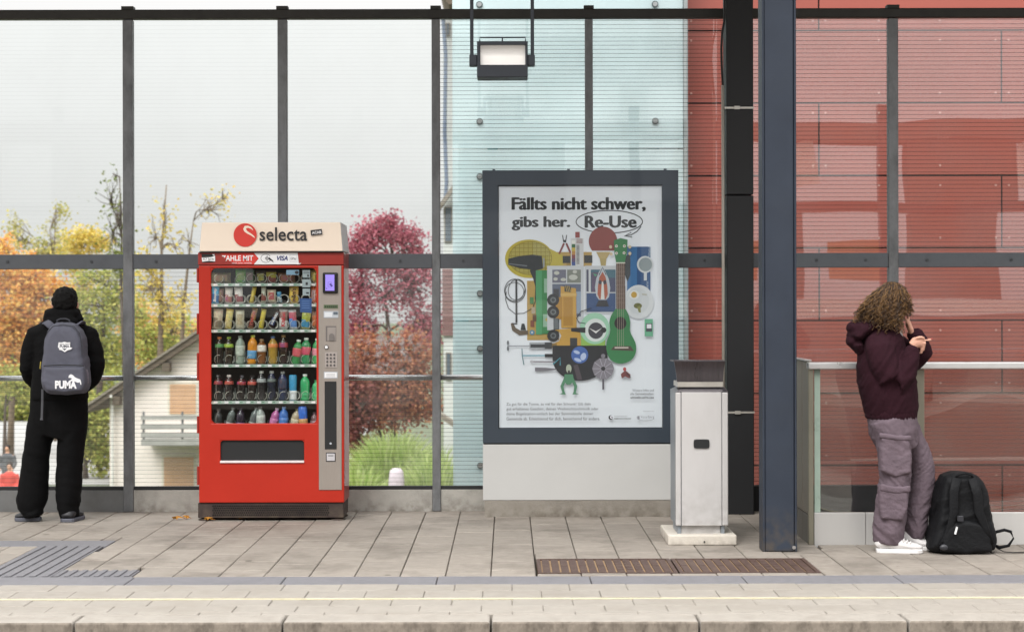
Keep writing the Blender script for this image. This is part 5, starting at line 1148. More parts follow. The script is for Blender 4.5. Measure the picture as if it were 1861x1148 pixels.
P.text(ink('8a8c94'), 'Finanziert von', 1169, 1188, 746, 748.4); P.rect(ink('7c7e88'), 1158, 1162, 756, 762); P.text(ink('7c7e88'), 'Vorarlberg', 1163.5, 1188.5, 755, 761.5); P.arc(ink('8a8c94'), 1173, 759, 16, 5.5, .6, 20, 200); P.done('logos')

# ================================================================ litter bin
DB = 11.12
m_bin = M('bin_painted_steel', 'c6c4c3', .42, .1, var=.03, vscale=3, dirt=.12, dcol='9a9690', dscale=4, stretch=(2, 2, .6), grime=.35, gz=.45); m_binside = M('bin_side', '8d949b', .45, .25, var=.05)
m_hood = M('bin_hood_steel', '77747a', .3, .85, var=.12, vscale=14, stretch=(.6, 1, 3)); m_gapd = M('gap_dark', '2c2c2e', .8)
bn = empty('litter_bin', (X(1275, DB), DB + .2, 0), 'tall light grey steel litter bin on a concrete block beside the poster case', 'litter bin')
x0, x1 = X(1228, DB), X(1322.5, DB); yb_ = DB + .40; z0, z1 = Z(955, DB), Z(713, DB)
ch = .035
s = MB(); s.prismz([(x0 + .0, DB + ch), (x0 + ch, DB), (x1 - ch, DB), (x1, DB + ch), (x1, yb_ - .02), (x0, yb_ - .02)], z0, z1); s.build('body', m_binside, bn)
fr_ = MB().box(X(1238, DB), X(1310.5, DB), DB - .012, DB - .001, z0, z1).build('front_panel', m_bin, bn, bevel=.002)
for a, b in ((1227.5, 1237), (1311.5, 1322.5)):
    MB().box(X(a, DB), X(b, DB), DB - .009, DB + .03, z0, z1).build('corner_strip', m_bin, bn, bevel=.006, seg=2)
s = MB(); s.prism([(X(1274 + 16 * sx_ * (1 if abs(t_) < 2 else .93), DB), Z(806.5 + t_ , DB)) for sx_, t_ in ((-1, 0), (-1, -4), (-.93, -8.6), (-.6, -9.6), (.6, -9.6), (.93, -8.6), (1, -4), (1, 0), (1, 4), (.93, 8.6), (.6, 9.6), (-.6, 9.6), (-.93, 8.6), (-1, 4))], DB - .0155, DB - .0125); s.build('grip_rim', M('rim_grey', 'b5b3b1', .4), bn)
s = MB(); s.prism([(X(1274 + 14.3 * sx_, DB), Z(806.5 + t_, DB)) for sx_, t_ in ((-1, 0), (-1, -4), (-.93, -7.4), (-.6, -8.2), (.6, -8.2), (.93, -7.4), (1, -4), (1, 0), (1, 4), (.93, 7.4), (.6, 8.2), (-.6, 8.2), (-.93, 7.4), (-1, 4))], DB - .018, DB - .0158); s.build('grip_opening', m_mblk, bn)
s = MB(); xa, xb = X(1214, DB + .35), x1 + .005   # sloping lid collar
s.add([(x0 - .004, DB - .012, z1), (x1 + .004, DB - .012, z1), (x1 + .004, yb_, z1), (x0 - .004, yb_, z1), (x0 + .05, DB + .04, Z(704, DB)), (x1 - .02, DB + .04, Z(704, DB)), (x1 - .02, yb_ - .05, Z(704, DB)), (x0 + .05, yb_ - .05, Z(704, DB))],
      [(0, 1, 5, 4), (1, 2, 6, 5), (2, 3, 7, 6), (3, 0, 4, 7), (4, 5, 6, 7), (3, 2, 1, 0)]); s.build('lid_collar', m_hood, bn, bevel=.003)
MB().box(X(1232, DB), X(1314.5, DB), DB + .02, DB + .3, Z(704.2, DB) , Z(694.5, DB)).build('lid_strip', m_strap, bn, bevel=.002)
# curved hood
prof = []
for i in range(9):
    t_ = i / 8; prof.append((DB + .02 - .038 * t_ ** 1.8, Z(694.3 - 37 * t_, DB)))
s = MB(); vs = []; fs = []
for i, (yy, zz) in enumerate(prof):
    e = (i / 8) ** 1.5 * 2.5 ; vs += [(X(1230.5 - e * 2.4, DB), yy, zz), (X(1314.5 + e, DB), yy, zz)]
n_ = len(prof)
for i, (yy, zz) in enumerate(prof): e = (i / 8) ** 1.5 * 2.5; vs += [(X(1230.5 - e * 2.4, DB), yy + .012, zz), (X(1314.5 + e, DB), yy + .012, zz)]
for i in range(n_ - 1): a = 2 * i; fs.append((a, a + 1, a + 3, a + 2)); b = 2 * n_ + 2 * i; fs.append((b, b + 2, b + 3, b + 1)); fs.append((a, a + 2, b + 2, b)); fs.append((a + 1, b + 1, b + 3, a + 3))
fs.append((2 * n_ - 2, 2 * n_ - 1, 4 * n_ - 1, 4 * n_ - 2)); fs.append((0, 2 * n_, 2 * n_ + 1, 1))
s.add(vs, fs); s.build('hood', M('hood_front', '5b575b', .3, .7, var=.25, vscale=12, stretch=(4, 1, .5)), bn, smooth=False)
s = MB(); s.box(X(1222.5, DB), X(1318, DB), DB - .02, DB + .2, Z(657.3, DB), Z(655.3, DB)); s.build('hood_top', m_hood, bn, bevel=.002)
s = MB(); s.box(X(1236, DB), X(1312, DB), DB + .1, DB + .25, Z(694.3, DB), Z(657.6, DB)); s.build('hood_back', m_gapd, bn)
MB().box(X(1238, DB), X(1309, DB), DB + .02, DB + .3, Z(972, DB), z0 + .0).build('foot_panel', m_bin, bn)
for a in (1231, 1310): MB().box(X(a, DB), X(a + 6.5, DB), DB + .012, DB + .32, Z(973, DB), z0 - .001).build('leg', m_binside, bn, bevel=.002)
MB().box(X(1212.5, 11.08), X(1337, 11.08), 11.05, 11.60, 0.0, .066).build('concrete_block', M('block_concrete', 'cfc8bd', .9, var=.08, vscale=12, bump=.3, dirt=.3, dcol='9a9186', dscale=5, grime=.6, gz=.05), bn, bevel=.008, seg=2)
MB().disc((X(1277, DB), Z(982, DB)), .006, 11.046, 11.0495, 8).build('hole', m_mblk, bn)

# ================================================================ railing enclosure
DR = 11.08
m_rb = M('railing_side_panel', '8d877d', .5, .3, var=.1, vscale=5, stretch=(1, 8, .4), dirt=.2, dcol='6d675e'); m_rp = M('railing_post_steel', '8f8b7c', .45, .4, var=.08, vscale=6); m_rt = M('railing_top', 'd8d8d8', .3, .5, var=.04); m_rbase = M('railing_base_panel', 'cdccca', .35, .35, var=.06, vscale=1.6, stretch=(1.4, 1, .2), dirt=.15, dcol='8b8880', dscale=2)
ra = empty('stair_railing', (X(1480, DR), DR, 0), 'glass and steel railing around the stairwell with a bright handrail behind the woman', 'railing')
xr = X(1478, DR)
for i in range(8):
    y0_ = DR + .02 + i * .235; MB().box(xr - .03, xr, y0_, y0_ + .228, .19, 1.175).build('side_panel', m_rb, ra, bevel=.004)
    MB().box(xr - .028, xr - .002, y0_, y0_ + .228, .0, .186).build('side_base', M('side_base', '6f6c66', .6, var=.12), ra)
MB().box(X(1468, DR), xr - .002, DR - .02, DR + .018, 0, 1.168).build('post', m_rp, ra, bevel=.004)
MB().box(X(1660.5, DR), X(1680, DR), DR + .003, DR + .05, .2, 1.124).build('post', m_rp, ra, bevel=.004)
MB().box(X(1940, DR), X(1960, DR), DR + .003, DR + .05, .2, 1.124).build('post', m_rp, ra, bevel=.004)
MB().box(X(1468, DR), X(2500, DR), DR - .04, DR + .06, 1.127, 1.170).build('handrail', m_rt, ra, bevel=.008, seg=3)
MB().box(xr - .045, xr - .001, DR + .062, DR + 1.9, 1.178, 1.186).build('side_cap', m_rt, ra)
bw = [(1478.5, 1571.5), (1572.5, 1760), (1761, 1990), (1991, 2300)]
for a, b in bw: MB().box(X(a, DR), X(b, DR), DR - .012, DR + .02, -.02, .2055).build('base_panel', m_rbase, ra, bevel=.003)
m_rg = glassmat('railing_glass', refl=.09, tint=(.93, .95, .94), dust_haze=.006, wav=.03)
MB().box(X(1491, DR), X(1660, DR), DR + .01, DR + .018, .207, 1.126).build('glass_pane', m_rg, ra)
MB().box(X(1681, DR), X(1939, DR), DR + .01, DR + .018, .207, 1.126).build('glass_pane', m_rg, ra)
MB().box(X(1480, DR), X(1490.5, DR), DR + .006, DR + .02, .207, 1.126).build('glass_edge', M('glass_edge', 'a9bdb0', .3), ra)
# stairwell walls
st_ = MB(); st_.box(1.99, 30, 11.13, 13.4, -2.4, -2.3); tag(st_.build('stairwell_floor', m_slab), 'dark concrete floor of the stairwell behind the railing', kind='structure')
# ================================================================ the standing man
DM = 12.42
def pm(px, py, dy=0., D=DM): return W(px, py, D + dy)
um = DM / F
def rr(px): return px * um
m_skin = M('skin_light', 'd3a08a', .55, var=.05, vscale=30); m_hair = M('hair_black', '0e0d0d', .7, var=.2, bump=.9, bscale=140, spec=.2)
m_jac = M('black_fabric', '111112', .92, var=.15, vscale=14, bump=.5, bscale=26, spec=.12); m_tro = M('black_trouser_fabric', '101011', .92, var=.15, vscale=12, bump=.5, bscale=20, spec=.12)
man = empty('person', (X(90, DM), DM, 0), 'person in black', 'person')
man['label'] = 'person dressed all in black, back turned, standing left of the vending machine'
def finger(s, pts, r): s.loft(pts, [r, r * .95, r * .88, r * .7], n=8)
s = MB()
s.loft([pm(108, 730), pm(110, 690), pm(112, 640), pm(112, 608), pm(112, 588), pm(113, 575), pm(116, 560)], [(rr(38), .1), (rr(36), .09), (rr(40), .1), (rr(40), .09), (rr(20), .07), (rr(14), .055), (rr(14), .06)], n=20)
s.ball(pm(118, 548, .0), (rr(20.5), .092, rr(26)))
s.ball(pm(122, 555, .075), (rr(12), .05, rr(18)))
s.ball(pm(123, 552, .125), (rr(3.2), .022, rr(5)))                     # nose, on the far side
s.ball(pm(95.5, 553, .01), (rr(2.4), .018, rr(7))); s.ball(pm(140.5, 553, .01), (rr(2.4), .018, rr(7)))
for sg, sh, el, wr in ((-1, (64, 606), (48, 666), (74, 700)), (1, (161, 606), (176, 664), (152, 700))):
    s.loft([pm(*sh), pm((sh[0] + el[0]) / 2, (sh[1] + el[1]) / 2), pm(*el), pm((el[0] + wr[0]) / 2, (el[1] + wr[1]) / 2, .08), pm(*wr, .17)], [.05, .045, .038, .033, .025], n=12)
    hx, hy = wr; s.loft([pm(hx, hy, .17), pm(hx - sg * 5, hy + 2, .21), pm(hx - sg * 10, hy + 3, .25)], [(.03, .018), (.042, .018), (.04, .015)], n=12)
    for k in range(4): finger(s, [pm(hx - sg * 9, hy - 5 + 4.4 * k, .24), pm(hx - sg * 16, hy - 5 + 4.6 * k, .262), pm(hx - sg * 22, hy - 4 + 4.6 * k, .255), pm(hx - sg * (26 - k % 2), hy - 3 + 4.4 * k, .24)], .0085)
    finger(s, [pm(hx - sg * 3, hy - 7, .19), pm(hx - sg * 8, hy - 12, .22), pm(hx - sg * 13, hy - 13, .24), pm(hx - sg * 17, hy - 12, .25)], .0095)
for q in ([(88, 725), (72, 800), (62, 860), (58, 925)], [(128, 725), (129, 800), (125, 860), (127, 930)]):
    s.loft([pm(*a) for a in q], [.07, .05, .045, .038], n=12)
organic('body', s, .0075, m_skin, man, 2)
s = MB(); s.ball(pm(118, 545, -.012), (rr(22.5), .105, rr(25.5)), 24, 16)
s.ball(pm(116, 560, -.03), (rr(15.5), .06, rr(17)), 16, 10); s.ball(pm(120, 535, .02), (rr(20), .09, rr(15)), 16, 10)
organic('hair', s, .006, m_hair, man, 1, lambda c, n_: .009 * noise.noise(c * 38) + .006 * noise.noise(Vector((c.x * 100, c.y * 100, c.z * 50))))
# jacket
s = MB()
s.loft([pm(108, 724), pm(108, 716), pm(109, 690), pm(111, 650), pm(112, 622), pm(113, 602), pm(113, 590), pm(113, 582), pm(113, 574)], [(rr(50), .15), (rr(51), .16), (rr(49), .155), (rr(47), .145), (rr(52), .14), (rr(56), .125), (rr(46), .11), (rr(34), .1), (rr(26), .09)], n=28, power=2.3)
for sg, sh, el, wr in ((-1, (67, 608), (52, 664), (70, 699)), (1, (159, 608), (173, 662), (155, 699))):
    s.loft([pm(sh[0] - sg * 22, sh[1] - 8), pm(*sh), pm((sh[0] + el[0]) / 2 + sg * 2, (sh[1] + el[1]) / 2, .01), pm(el[0], el[1] - 8, .01), pm(*el, .02), pm((el[0] + wr[0]) / 2 + sg * 3, (el[1] + wr[1]) / 2 + 4, .09), pm(wr[0], wr[1], .18)], [(rr(18), .09), (rr(20), .088), (rr(18), .08), (rr(16.5), .072), (rr(16), .07), (rr(15), .06), (rr(12), .05)], n=18)
organic('hoodie', s, .010, m_jac, man, 4, folds(.006, (7, 6, 9), 3))
s = MB()                                              # bunched hood and collar
for k in range(18):
    a = 2 * math.pi * k / 18; s.ball((X(113, DM) + rr(25) * math.cos(a), DM + .01 + .085 * math.sin(a), Z(574 - 3 * math.sin(a), DM)), (.036, .036, .058))
s.ball(pm(112, 585, -.07), (rr(30), .07, rr(15)), 18, 12); s.ball(pm(113, 570, -.03), (rr(30), .08, rr(15)), 18, 12); s.ball(pm(143, 577, .0), (rr(8), .05, rr(9)))
organic('hood', s, .008, m_jac, man, 2, folds(.007, (8, 8, 18), 8))
# trousers
s = MB()
s.loft([pm(107, 705), pm(107, 722), pm(107, 745), pm(107, 775), pm(102, 792)], [(rr(47), .125), (rr(51), .14), (rr(52), .15), (rr(50), .15), (rr(42), .13)], n=24, power=2.3)
s.loft([pm(80, 745), pm(76, 775), pm(69, 800), pm(64.5, 830), pm(61.5, 860), pm(59, 890), pm(57.5, 908), pm(57, 919), pm(60, 928), pm(61, 934)], [(rr(25), .12), (rr(27), .125), (rr(22.5), .12), (rr(23), .115), (rr(24.5), .115), (rr(26), .12), (rr(26), .12), (rr(23), .11), (rr(16), .1), (rr(15.5), .1)], n=22)
s.loft([pm(132, 745), pm(130, 775), pm(129, 800), pm(127, 830), pm(125, 860), pm(124, 890), pm(123.5, 908), pm(123, 920), pm(126, 932), pm(127, 938)], [(rr(27), .12), (rr(28), .125), (rr(24), .12), (rr(23), .115), (rr(22.5), .115), (rr(22), .12), (rr(21.5), .12), (rr(19), .11), (rr(16), .1), (rr(15), .1)], n=22)
def tf(co_, n_):
    t_ = max(0, min(1, (0.45 - co_.z) / .45)); f = folds(.004 + .006 * t_, (5, 5, 9), 5); return f(co_, n_)
organic('trousers', s, .010, m_tro, man, 3, tf)
def shoe(parent, D, heel, toe, w, col, sole, hgt=.075, name='shoe', lx=0):
    """heel/toe: (x, y) on the ground"""
    h = Vector((heel[0], heel[1], 0)); t_ = Vector((toe[0], toe[1], 0)); d = (t_ - h); L_ = d.length; d.normalize(); sd = Vector((-d.y, d.x, 0))
    s = MB()
    pr = [(0, .55, .5), (.06, .8, .9), (.2, .85, 1.15), (.35, .85, 1.1), (.5, .95, .85), (.7, 1.05, .62), (.88, .9, .5), (.97, .6, .38), (1.0, .3, .25)]
    s.loft([h + d * L_ * a + Vector((0, 0, .018 + hgt * c / 2)) for a, b, c in pr], [(w / 2 * b, hgt * c / 2) for a, b, c in pr], hint=sd, n=16)
    o = organic(name, s, .006, col, parent, 2)
    s = MB(); pts = []
    for a, b, c in pr: pts.append(h + d * L_ * (a * 1.03 - .015) + sd * w / 2 * b * 1.06)
    for a, b, c in pr[::-1]: pts.append(h + d * L_ * (a * 1.03 - .015) - sd * w / 2 * b * 1.06)
    s.prismz([(p.x, p.y) for p in pts], .0, .028); s.build('sole', sole, o, bevel=.006, seg=2)
    return o
m_sh = M('shoe_black', '222226', .5, var=.2); m_so = M('sole_grey', '5a5c66', .6)
shoe(man, DM, (X(72, DM), DM + .02), (X(27, DM), DM + .0), .1, m_sh, m_so)
shoe(man, DM, (X(127, DM), DM - .1), (X(132, DM), DM + .16), .12, m_sh, m_so)
# backpack of the man
def pillow(name, outl, D, y0, depth, mat, parent, layers=((0, 1), (.3, 1.0), (.7, .97), (.9, .9), (1.0, .76)), disp=None, vox=.008, smooth=3):
    cx = sum(p[0] for p in outl) / len(outl); cy = sum(p[1] for p in outl) / len(outl); n = len(outl); s = MB(); vs = []
    for t_, sc_ in layers: vs += [(X(cx + (a - cx) * sc_, D), y0 - depth * t_, Z(cy + (b - cy) * sc_, D)) for a, b in outl]
    fs = [(i * n + j, i * n + (j + 1) % n, (i + 1) * n + (j + 1) % n, (i + 1) * n + j) for i in range(len(layers) - 1) for j in range(n)] + [tuple(range(n)), tuple(range(len(layers) * n - 1, (len(layers) - 1) * n - 1, -1))]
    s.add(vs, fs)
    bm = bmesh.new(); me = s.mesh('t', mat); bm.from_mesh(me); bmesh.ops.recalc_face_normals(bm, faces=bm.faces); bm.to_mesh(me); bm.free()
    s.v = [tuple(v.co) for v in me.vertices]; s.f = [tuple(p.vertices) for p in me.polygons]; s.m = [0] * len(s.f); bpy.data.meshes.remove(me)
    return organic(name, s, vox, mat, parent, smooth, disp)
m_bp = M('backpack_grey', '555662', .85, var=.08, vscale=30, bump=.25, bscale=500); m_bpd = M('backpack_bottom', '3a3b42', .85)
bk = empty('backpack', (X(115, DM), DM - .2, Z(716, DM)), 'grey backpack with white print and small crest worn by the person in black', 'backpack')
fb = folds(.004, (7, 5, 9), 2)
pillow('bag', [(95, 586), (106, 583.5), (122, 583.5), (133, 587), (144, 598), (150, 614), (152, 640), (156, 662), (157, 690), (155, 706), (148, 714), (115, 716.5), (84, 714), (75, 706), (72, 690), (73, 662), (77, 640), (79, 614), (84, 598)], DM - .27, DM - .13, .17, m_bp, bk, disp=fb)
pillow('front_pocket', [(80, 664), (151, 664), (155, 676), (155, 696), (150, 709), (115, 712), (82, 709), (75, 696), (75, 676)], DM - .33, DM - .27, .075, m_bp, bk, disp=fb, layers=((0, 1), (.5, .99), (.85, .95), (1, .86)), smooth=2)
yz = DM - .352
s = MB(); s.tube([pm(a, b, yz - DM + .012) for a, b in ((79, 663), (95, 661.8), (115, 661.4), (135, 661.8), (152, 663))], .0035, 6); s.build('zip', m_mblk, bk)
s = MB(); s.tube([pm(a, b, -.285) for a, b in ((84, 640), (82, 622), (86, 602), (96, 591), (115, 588), (134, 591), (144, 603), (148, 622), (149, 645))], .003, 6); s.build('zip', m_bpd, bk)
for q in ([(99, 596), (90, 588), (84, 583), (80, 583)], [(131, 596), (140, 588), (146, 584), (150, 585)]):
    s = MB(); s.loft([pm(q[0][0], q[0][1], -.16), pm(q[1][0], q[1][1], -.16), pm(q[2][0], q[2][1], -.12), pm(q[3][0], q[3][1] + 1, -.02), pm(q[3][0], q[3][1] + 14, .10)], [(.026, .006)] * 5, hint=(1, 0, .6), n=10); s.build('strap', m_bp, bk, smooth=True)
s = MB(); s.tube([pm(a, b, -.17) for a, b in ((103, 587), (104, 580), (110, 577.5), (120, 577.5), (126, 580), (127, 587))], .006, 8); s.build('handle', m_bpd, bk, smooth=True)
s = MB(); s.loft([pm(77, 705, -.2), pm(76.5, 730, -.19), pm(75.5, 757, -.19), pm(75, 761, -.19)], [(.0085, .003), (.0085, .003), (.008, .003), (.012, .005)], n=8); s.build('hanging_strap', M('strap_grey', '4a4b50', .7), bk)
s = MB(); s.lathe((X(156, DM - .24), DM - .24, Z(695, DM - .24)), [(.018, 0), (.019, .01), (.019, .075), (.012, .09), (.009, .1)], 12); s.build('small_bottle', M('keyring_bottle', '6c6470', .35, var=.5, vscale=90), bk, smooth=True)
s = MB(); s.tube([pm(156, 670, -.24), pm(155, 660, -.24)], .003, 6); s.tube([pm(74, 655, -.2), pm(72.5, 668, -.2)], .004, 6); s.build('gold_tag', M('gold_tag', 'c8b455', .4, .5), bk)
mw = M('white_transfer', 'e6e6e8', .7, var=.03)
P = Print(DM - .309, bk, Df=DM - .309)
P.poly(mw, [(106.5, 620), (112, 620.5), (117, 619), (122, 620.5), (127.5, 620), (127, 629), (131.5, 630.5), (128, 633.5), (123, 634.5), (117.5, 638), (112, 634.5), (107, 633.5), (107.5, 631), (105, 629)])
gk = M('backpack_ink', '4a4b54', .8)
P.text(gk, 'PUMA', 108.5, 126, 624.5, 630, bold=.04); P.lines(gk, [((108, 622.8), (116, 623.5)), ((118, 623.5), (127, 622.8))], .8); P.poly(gk, [(113, 631.5), (121, 631.5), (117.3, 635)]); P.done('crest_print')
P = Print(yz, bk, Df=yz + .0015)
P.text(mw, 'PUMA', 99.5, 139, 689.5, 704.5, bold=.06)
P.poly(mw, [(124, 684.5), (125, 680), (128.5, 678), (132, 679.5), (136, 683.5), (141, 686), (145.5, 687.5), (147, 692), (147.5, 697.5), (146, 697), (144.5, 692.5), (141, 693.5), (138, 692.3), (133, 690.5), (129, 690.8), (126.5, 692), (124, 691), (128, 688.5), (130.5, 686), (128, 684.8)]); P.done('brand_print')

# ================================================================ the leaning woman
DW_ = 10.78
def pw2(px, py, dy=0.): return W(px, py, DW_ + dy)
uw = DW_ / F
def rw(px): return px * uw
m_hd = M('burgundy_fleece', '2d161e', .95, var=.12, vscale=14, bump=.55, bscale=24, spec=.15); m_cg = M('mauve_cord', '6a5d65', .9, var=.16, vscale=16, bump=.8, bscale=30, spec=.2, dirt=.25, dcol='574b53', dscale=6)
wo = empty('person', (X(1625, DW_), DW_, 0), 'person with curly brown hair in burgundy hoodie and mauve cargo trousers by the railing', 'person')
s = MB()
s.loft([pw2(1622, 765), pw2(1618, 730), pw2(1612, 690), pw2(1607, 650), pw2(1606, 622), pw2(1610, 606), pw2(1616, 592), pw2(1622, 575)], [(rw(26), .10), (rw(26), .10), (rw(32), .12), (rw(34), .13), (rw(26), .12), (rw(16), .07), (rw(14), .052), (rw(14), .055)], n=20)
hc = Vector(pw2(1625, 551, .0)); hr = Matrix.Rotation(R(38), 3, 'Z')     # face turned to the right and away
def hp(x, y, z): return hc + hr @ Vector((x, y, z))
s.ball(hc, (.092, .078, .112), 24, 16, hr); s.ball(hp(.035, 0, -.045), (.058, .058, .062), 20, 12, hr)      # skull, jaw
s.ball(hp(.094, 0, -.02), (.020, .013, .022), 12, 8, hr); s.ball(hp(.088, 0, .005), (.012, .011, .03), 12, 8, hr)  # nose
s.ball(hp(.079, 0, -.056), (.014, .024, .007), 12, 8, hr); s.ball(hp(.078, 0, -.067), (.014, .02, .007), 12, 8, hr); s.ball(hp(.07, 0, -.088), (.02, .025, .016), 12, 8, hr)
for sg in (-1, 1):
    s.ball(hp(.0, sg * .077, -.012), (.02, .008, .03), 10, 8, hr); s.ball(hp(.078, sg * .03, .022), (.012, .02, .008), 10, 8, hr)
for q in ([(1622, 760, -.05), (1626, 830, -.06), (1626, 880, -.06), (1614, 940, -.05), (1610, 985, -.04)], [(1640, 760, .08), (1664, 820, .1), (1670, 868, .1), (1664, 930, .1), (1662, 975, .1)]):
    s.loft([pw2(*a) for a in q], [.06, .052, .045, .04, .035], n=12)
# near arm: elbow low, forearm up and forward, index finger pointing
s.loft([pw2(1602, 622, -.13), pw2(1616, 655, -.16), pw2(1632, 690, -.17), pw2(1648, 662, -.17), pw2(1661, 628, -.17)], [.042, .036, .03, .027, .022], n=12)
s.loft([pw2(1658, 630, -.17), pw2(1664, 624, -.172), pw2(1671, 622, -.174), pw2(1677, 625, -.174)], [(.022, .03), (.026, .036), (.026, .036), (.022, .03)], hint=(0, 1, 0), n=12)
finger(s, [pw2(1673, 618.5, -.19), pw2(1680, 619.5, -.195), pw2(1687, 619.5, -.197), pw2(1692.5, 618, -.197)], .0092)
for k, (a, b) in enumerate(((1681, 627), (1679.5, 633), (1676, 638))):
    finger(s, [pw2(1672, 622 + 4.5 * k, -.185 + .012 * k), pw2(a, b - 2, -.195 + .01 * k), pw2(a - 1.5, b + 4, -.185 + .01 * k), pw2(a - 7, b + 5, -.172 + .01 * k)], .0095)
finger(s, [pw2(1663, 618, -.185), pw2(1669, 614.5, -.2), pw2(1675, 614, -.205), pw2(1680, 616.5, -.203)], .0098)
# far arm: hand held to the mouth
s.loft([pw2(1628, 622, .13), pw2(1655, 650, .12), pw2(1676, 656, .06), pw2(1668, 630, .03), pw2(1656, 604, -.02)], [.04, .034, .028, .027, .023], n=12)
s.loft([pw2(1657, 607, -.03), pw2(1654, 599, -.035), pw2(1651, 591, -.035), pw2(1650, 586, -.035)], [(.022, .017), (.034, .018), (.036, .018), (.03, .016)], hint=(0, 1, 0), n=12)
for k in range(4):
    dy = .0 - .021 * k; finger(s, [pw2(1650.5, 588, dy), pw2(1651, 578.5, dy), pw2(1647, 571, dy + .004), pw2(1641.5, 573, dy + .004)], .0092 if k else .0085)
finger(s, [pw2(1654, 599, -.055), pw2(1651, 590, -.07), pw2(1647, 583, -.075), pw2(1643, 579, -.07)], .0105)
organic('body', s, .0042, m_skin, wo, 1)
nl = M('nail_red', 'b03038', .3)
s = MB(); s.ball(pw2(1693, 616.8, -.2), (.006, .006, .0035), 10, 6); s.build('fingernail', nl, wo, smooth=True)
s = MB(); 
for sg in (-1, 1): s.ball(hp(.0845, sg * .031, .011), (.008, .013, .0075), 12, 8, hr)
s.build('eyes', m_white, wo, smooth=True)
s = MB(); s.ball(hp(.0875, 0, -.0605), (.010, .021, .0085), 12, 8, hr); s.build('lips', M('lips', '9c4a4a', .5), wo, smooth=True)
# hoodie
s = MB()
s.loft([pw2(1620, 755, .01), pw2(1619, 745, .01), pw2(1617, 720), pw2(1611, 690), pw2(1606, 660), pw2(1603, 635), pw2(1606, 612), pw2(1612, 598), pw2(1616, 590)],
       [(rw(44), .17), (rw(47), .18), (rw(50), .185), (rw(52), .18), (rw(49), .17), (rw(42), .17), (rw(36), .16), (rw(25), .11), (rw(19), .08)], n=28, power=2.2)
s.loft([pw2(1596, 618, -.08), pw2(1600, 636, -.13), pw2(1606, 660, -.15), pw2(1618, 688, -.165), pw2(1632, 697, -.165), pw2(1645, 682, -.165), pw2(1654, 655, -.165), pw2(1660, 632, -.165)],
       [(rw(22), .08), (rw(27), .085), (rw(26), .08), (rw(24), .07), (rw(22), .066), (rw(20), .062), (rw(16), .055), (rw(11), .04)], hint=(1, 0, 0), n=18)
s.loft([pw2(1620, 618, .12), pw2(1645, 640, .12), pw2(1668, 658, .08), pw2(1678, 644, .05), pw2(1669, 620, .0), pw2(1659, 604, -.02)], [(rw(18), .07), (rw(20), .07), (rw(18), .06), (rw(17), .058), (rw(16), .055), (rw(13), .04)], hint=(1, 0, 0), n=18)
s.ball(pw2(1640, 672, -.02), (rw(18), .12, rw(18)), 16, 12)
organic('hoodie', s, .009, m_hd, wo, 3, folds(.005, (8, 7, 9), 31, .5, 1.3))
s = MB(); s.loft([pw2(1619, 762, .01), pw2(1619, 752, .01), pw2(1619, 744, .01)], [(rw(45), .172), (rw(46.5), .178), (rw(46), .176)], n=28, power=2.2); organic('waistband', s, .008, m_hd, wo, 1, lambda c, n_: .002 * math.sin(c.x * 320))
s = MB(); s.loft([pw2(1657, 637, -.165), pw2(1660.5, 629, -.167)], [(.030, .036), (.027, .033)], n=16); s.loft([pw2(1661, 610, -.02), pw2(1657, 603, -.025)], [(.03, .036), (.027, .033)], n=16); organic('cuff', s, .006, m_hd, wo, 1)
s = MB()                                              # hood lying on the back
s.loft([pw2(1604, 592, .0), pw2(1582, 592, .0), pw2(1563, 600, .0), pw2(1554, 614, .0), pw2(1555, 626, .0), pw2(1563, 640, .0), pw2(1572, 652, .0)], [(rw(16), .1), (rw(17), .13), (rw(16), .14), (rw(13), .135), (rw(10), .12), (rw(7), .09), (rw(3), .05)], hint=(0, 0, 1), n=20)
s.ball(pw2(1552, 596, .0), (rw(12), .09, rw(11))); s.ball(pw2(1546, 621, .0), (rw(7), .07, rw(9)))
organic('hood', s, .009, m_hd, wo, 6, folds(.006, (8, 8, 12), 17))
s = MB(); s.loft([pw2(1634, 602, -.05), pw2(1636, 609, -.06), pw2(1640, 615, -.06)], [(.02, .01), (.016, .01), (.006, .006)], n=10); s.build('inner_shirt', M('inner_grey', 'b0aaa8', .8), wo, smooth=True)
# trousers
s = MB()
s.loft([pw2(1619, 742), pw2(1620, 760), pw2(1624, 785), pw2(1632, 812, .02)], [(rw(40), .15), (rw(43), .16), (rw(44), .16), (rw(37), .14)], n=24, power=2.2)
s.loft([pw2(1613, 765, -.05), pw2(1622, 800, -.06), pw2(1626, 835, -.06), pw2(1626, 870, -.06), pw2(1621, 905, -.06), pw2(1617, 940, -.05), pw2(1614, 965, -.05), pw2(1613, 985, -.04), pw2(1612, 989, -.04)], [(rw(33), .12), (rw(31), .12), (rw(29), .11), (rw(28), .105), (rw(28), .105), (rw(28), .105), (rw(27.5), .105), (rw(27), .1), (rw(24), .09)], n=22)
s.loft([pw2(1640, 765, .08), pw2(1654, 795, .1), pw2(1667, 825, .1), pw2(1675, 850, .1), pw2(1676, 872, .1), pw2(1671, 905, .1), pw2(1665, 935, .1), pw2(1662, 960, .1), pw2(1662, 977, .1)], [(rw(24), .1), (rw(23), .11), (rw(22.5), .105), (rw(22), .1), (rw(22), .1), (rw(21.5), .1), (rw(21), .1), (rw(20.5), .1), (rw(18), .09)], n=22)
def wf(co_, n_):
    t_ = max(0, min(1, (0.62 - co_.z) / .6)); return folds(.0030 + .0012 * t_, (9, 7, 11), 44, .8, 1.5)(co_, n_) 
tr_ = organic('trousers', s, .0062, m_cg, wo, 3, wf)
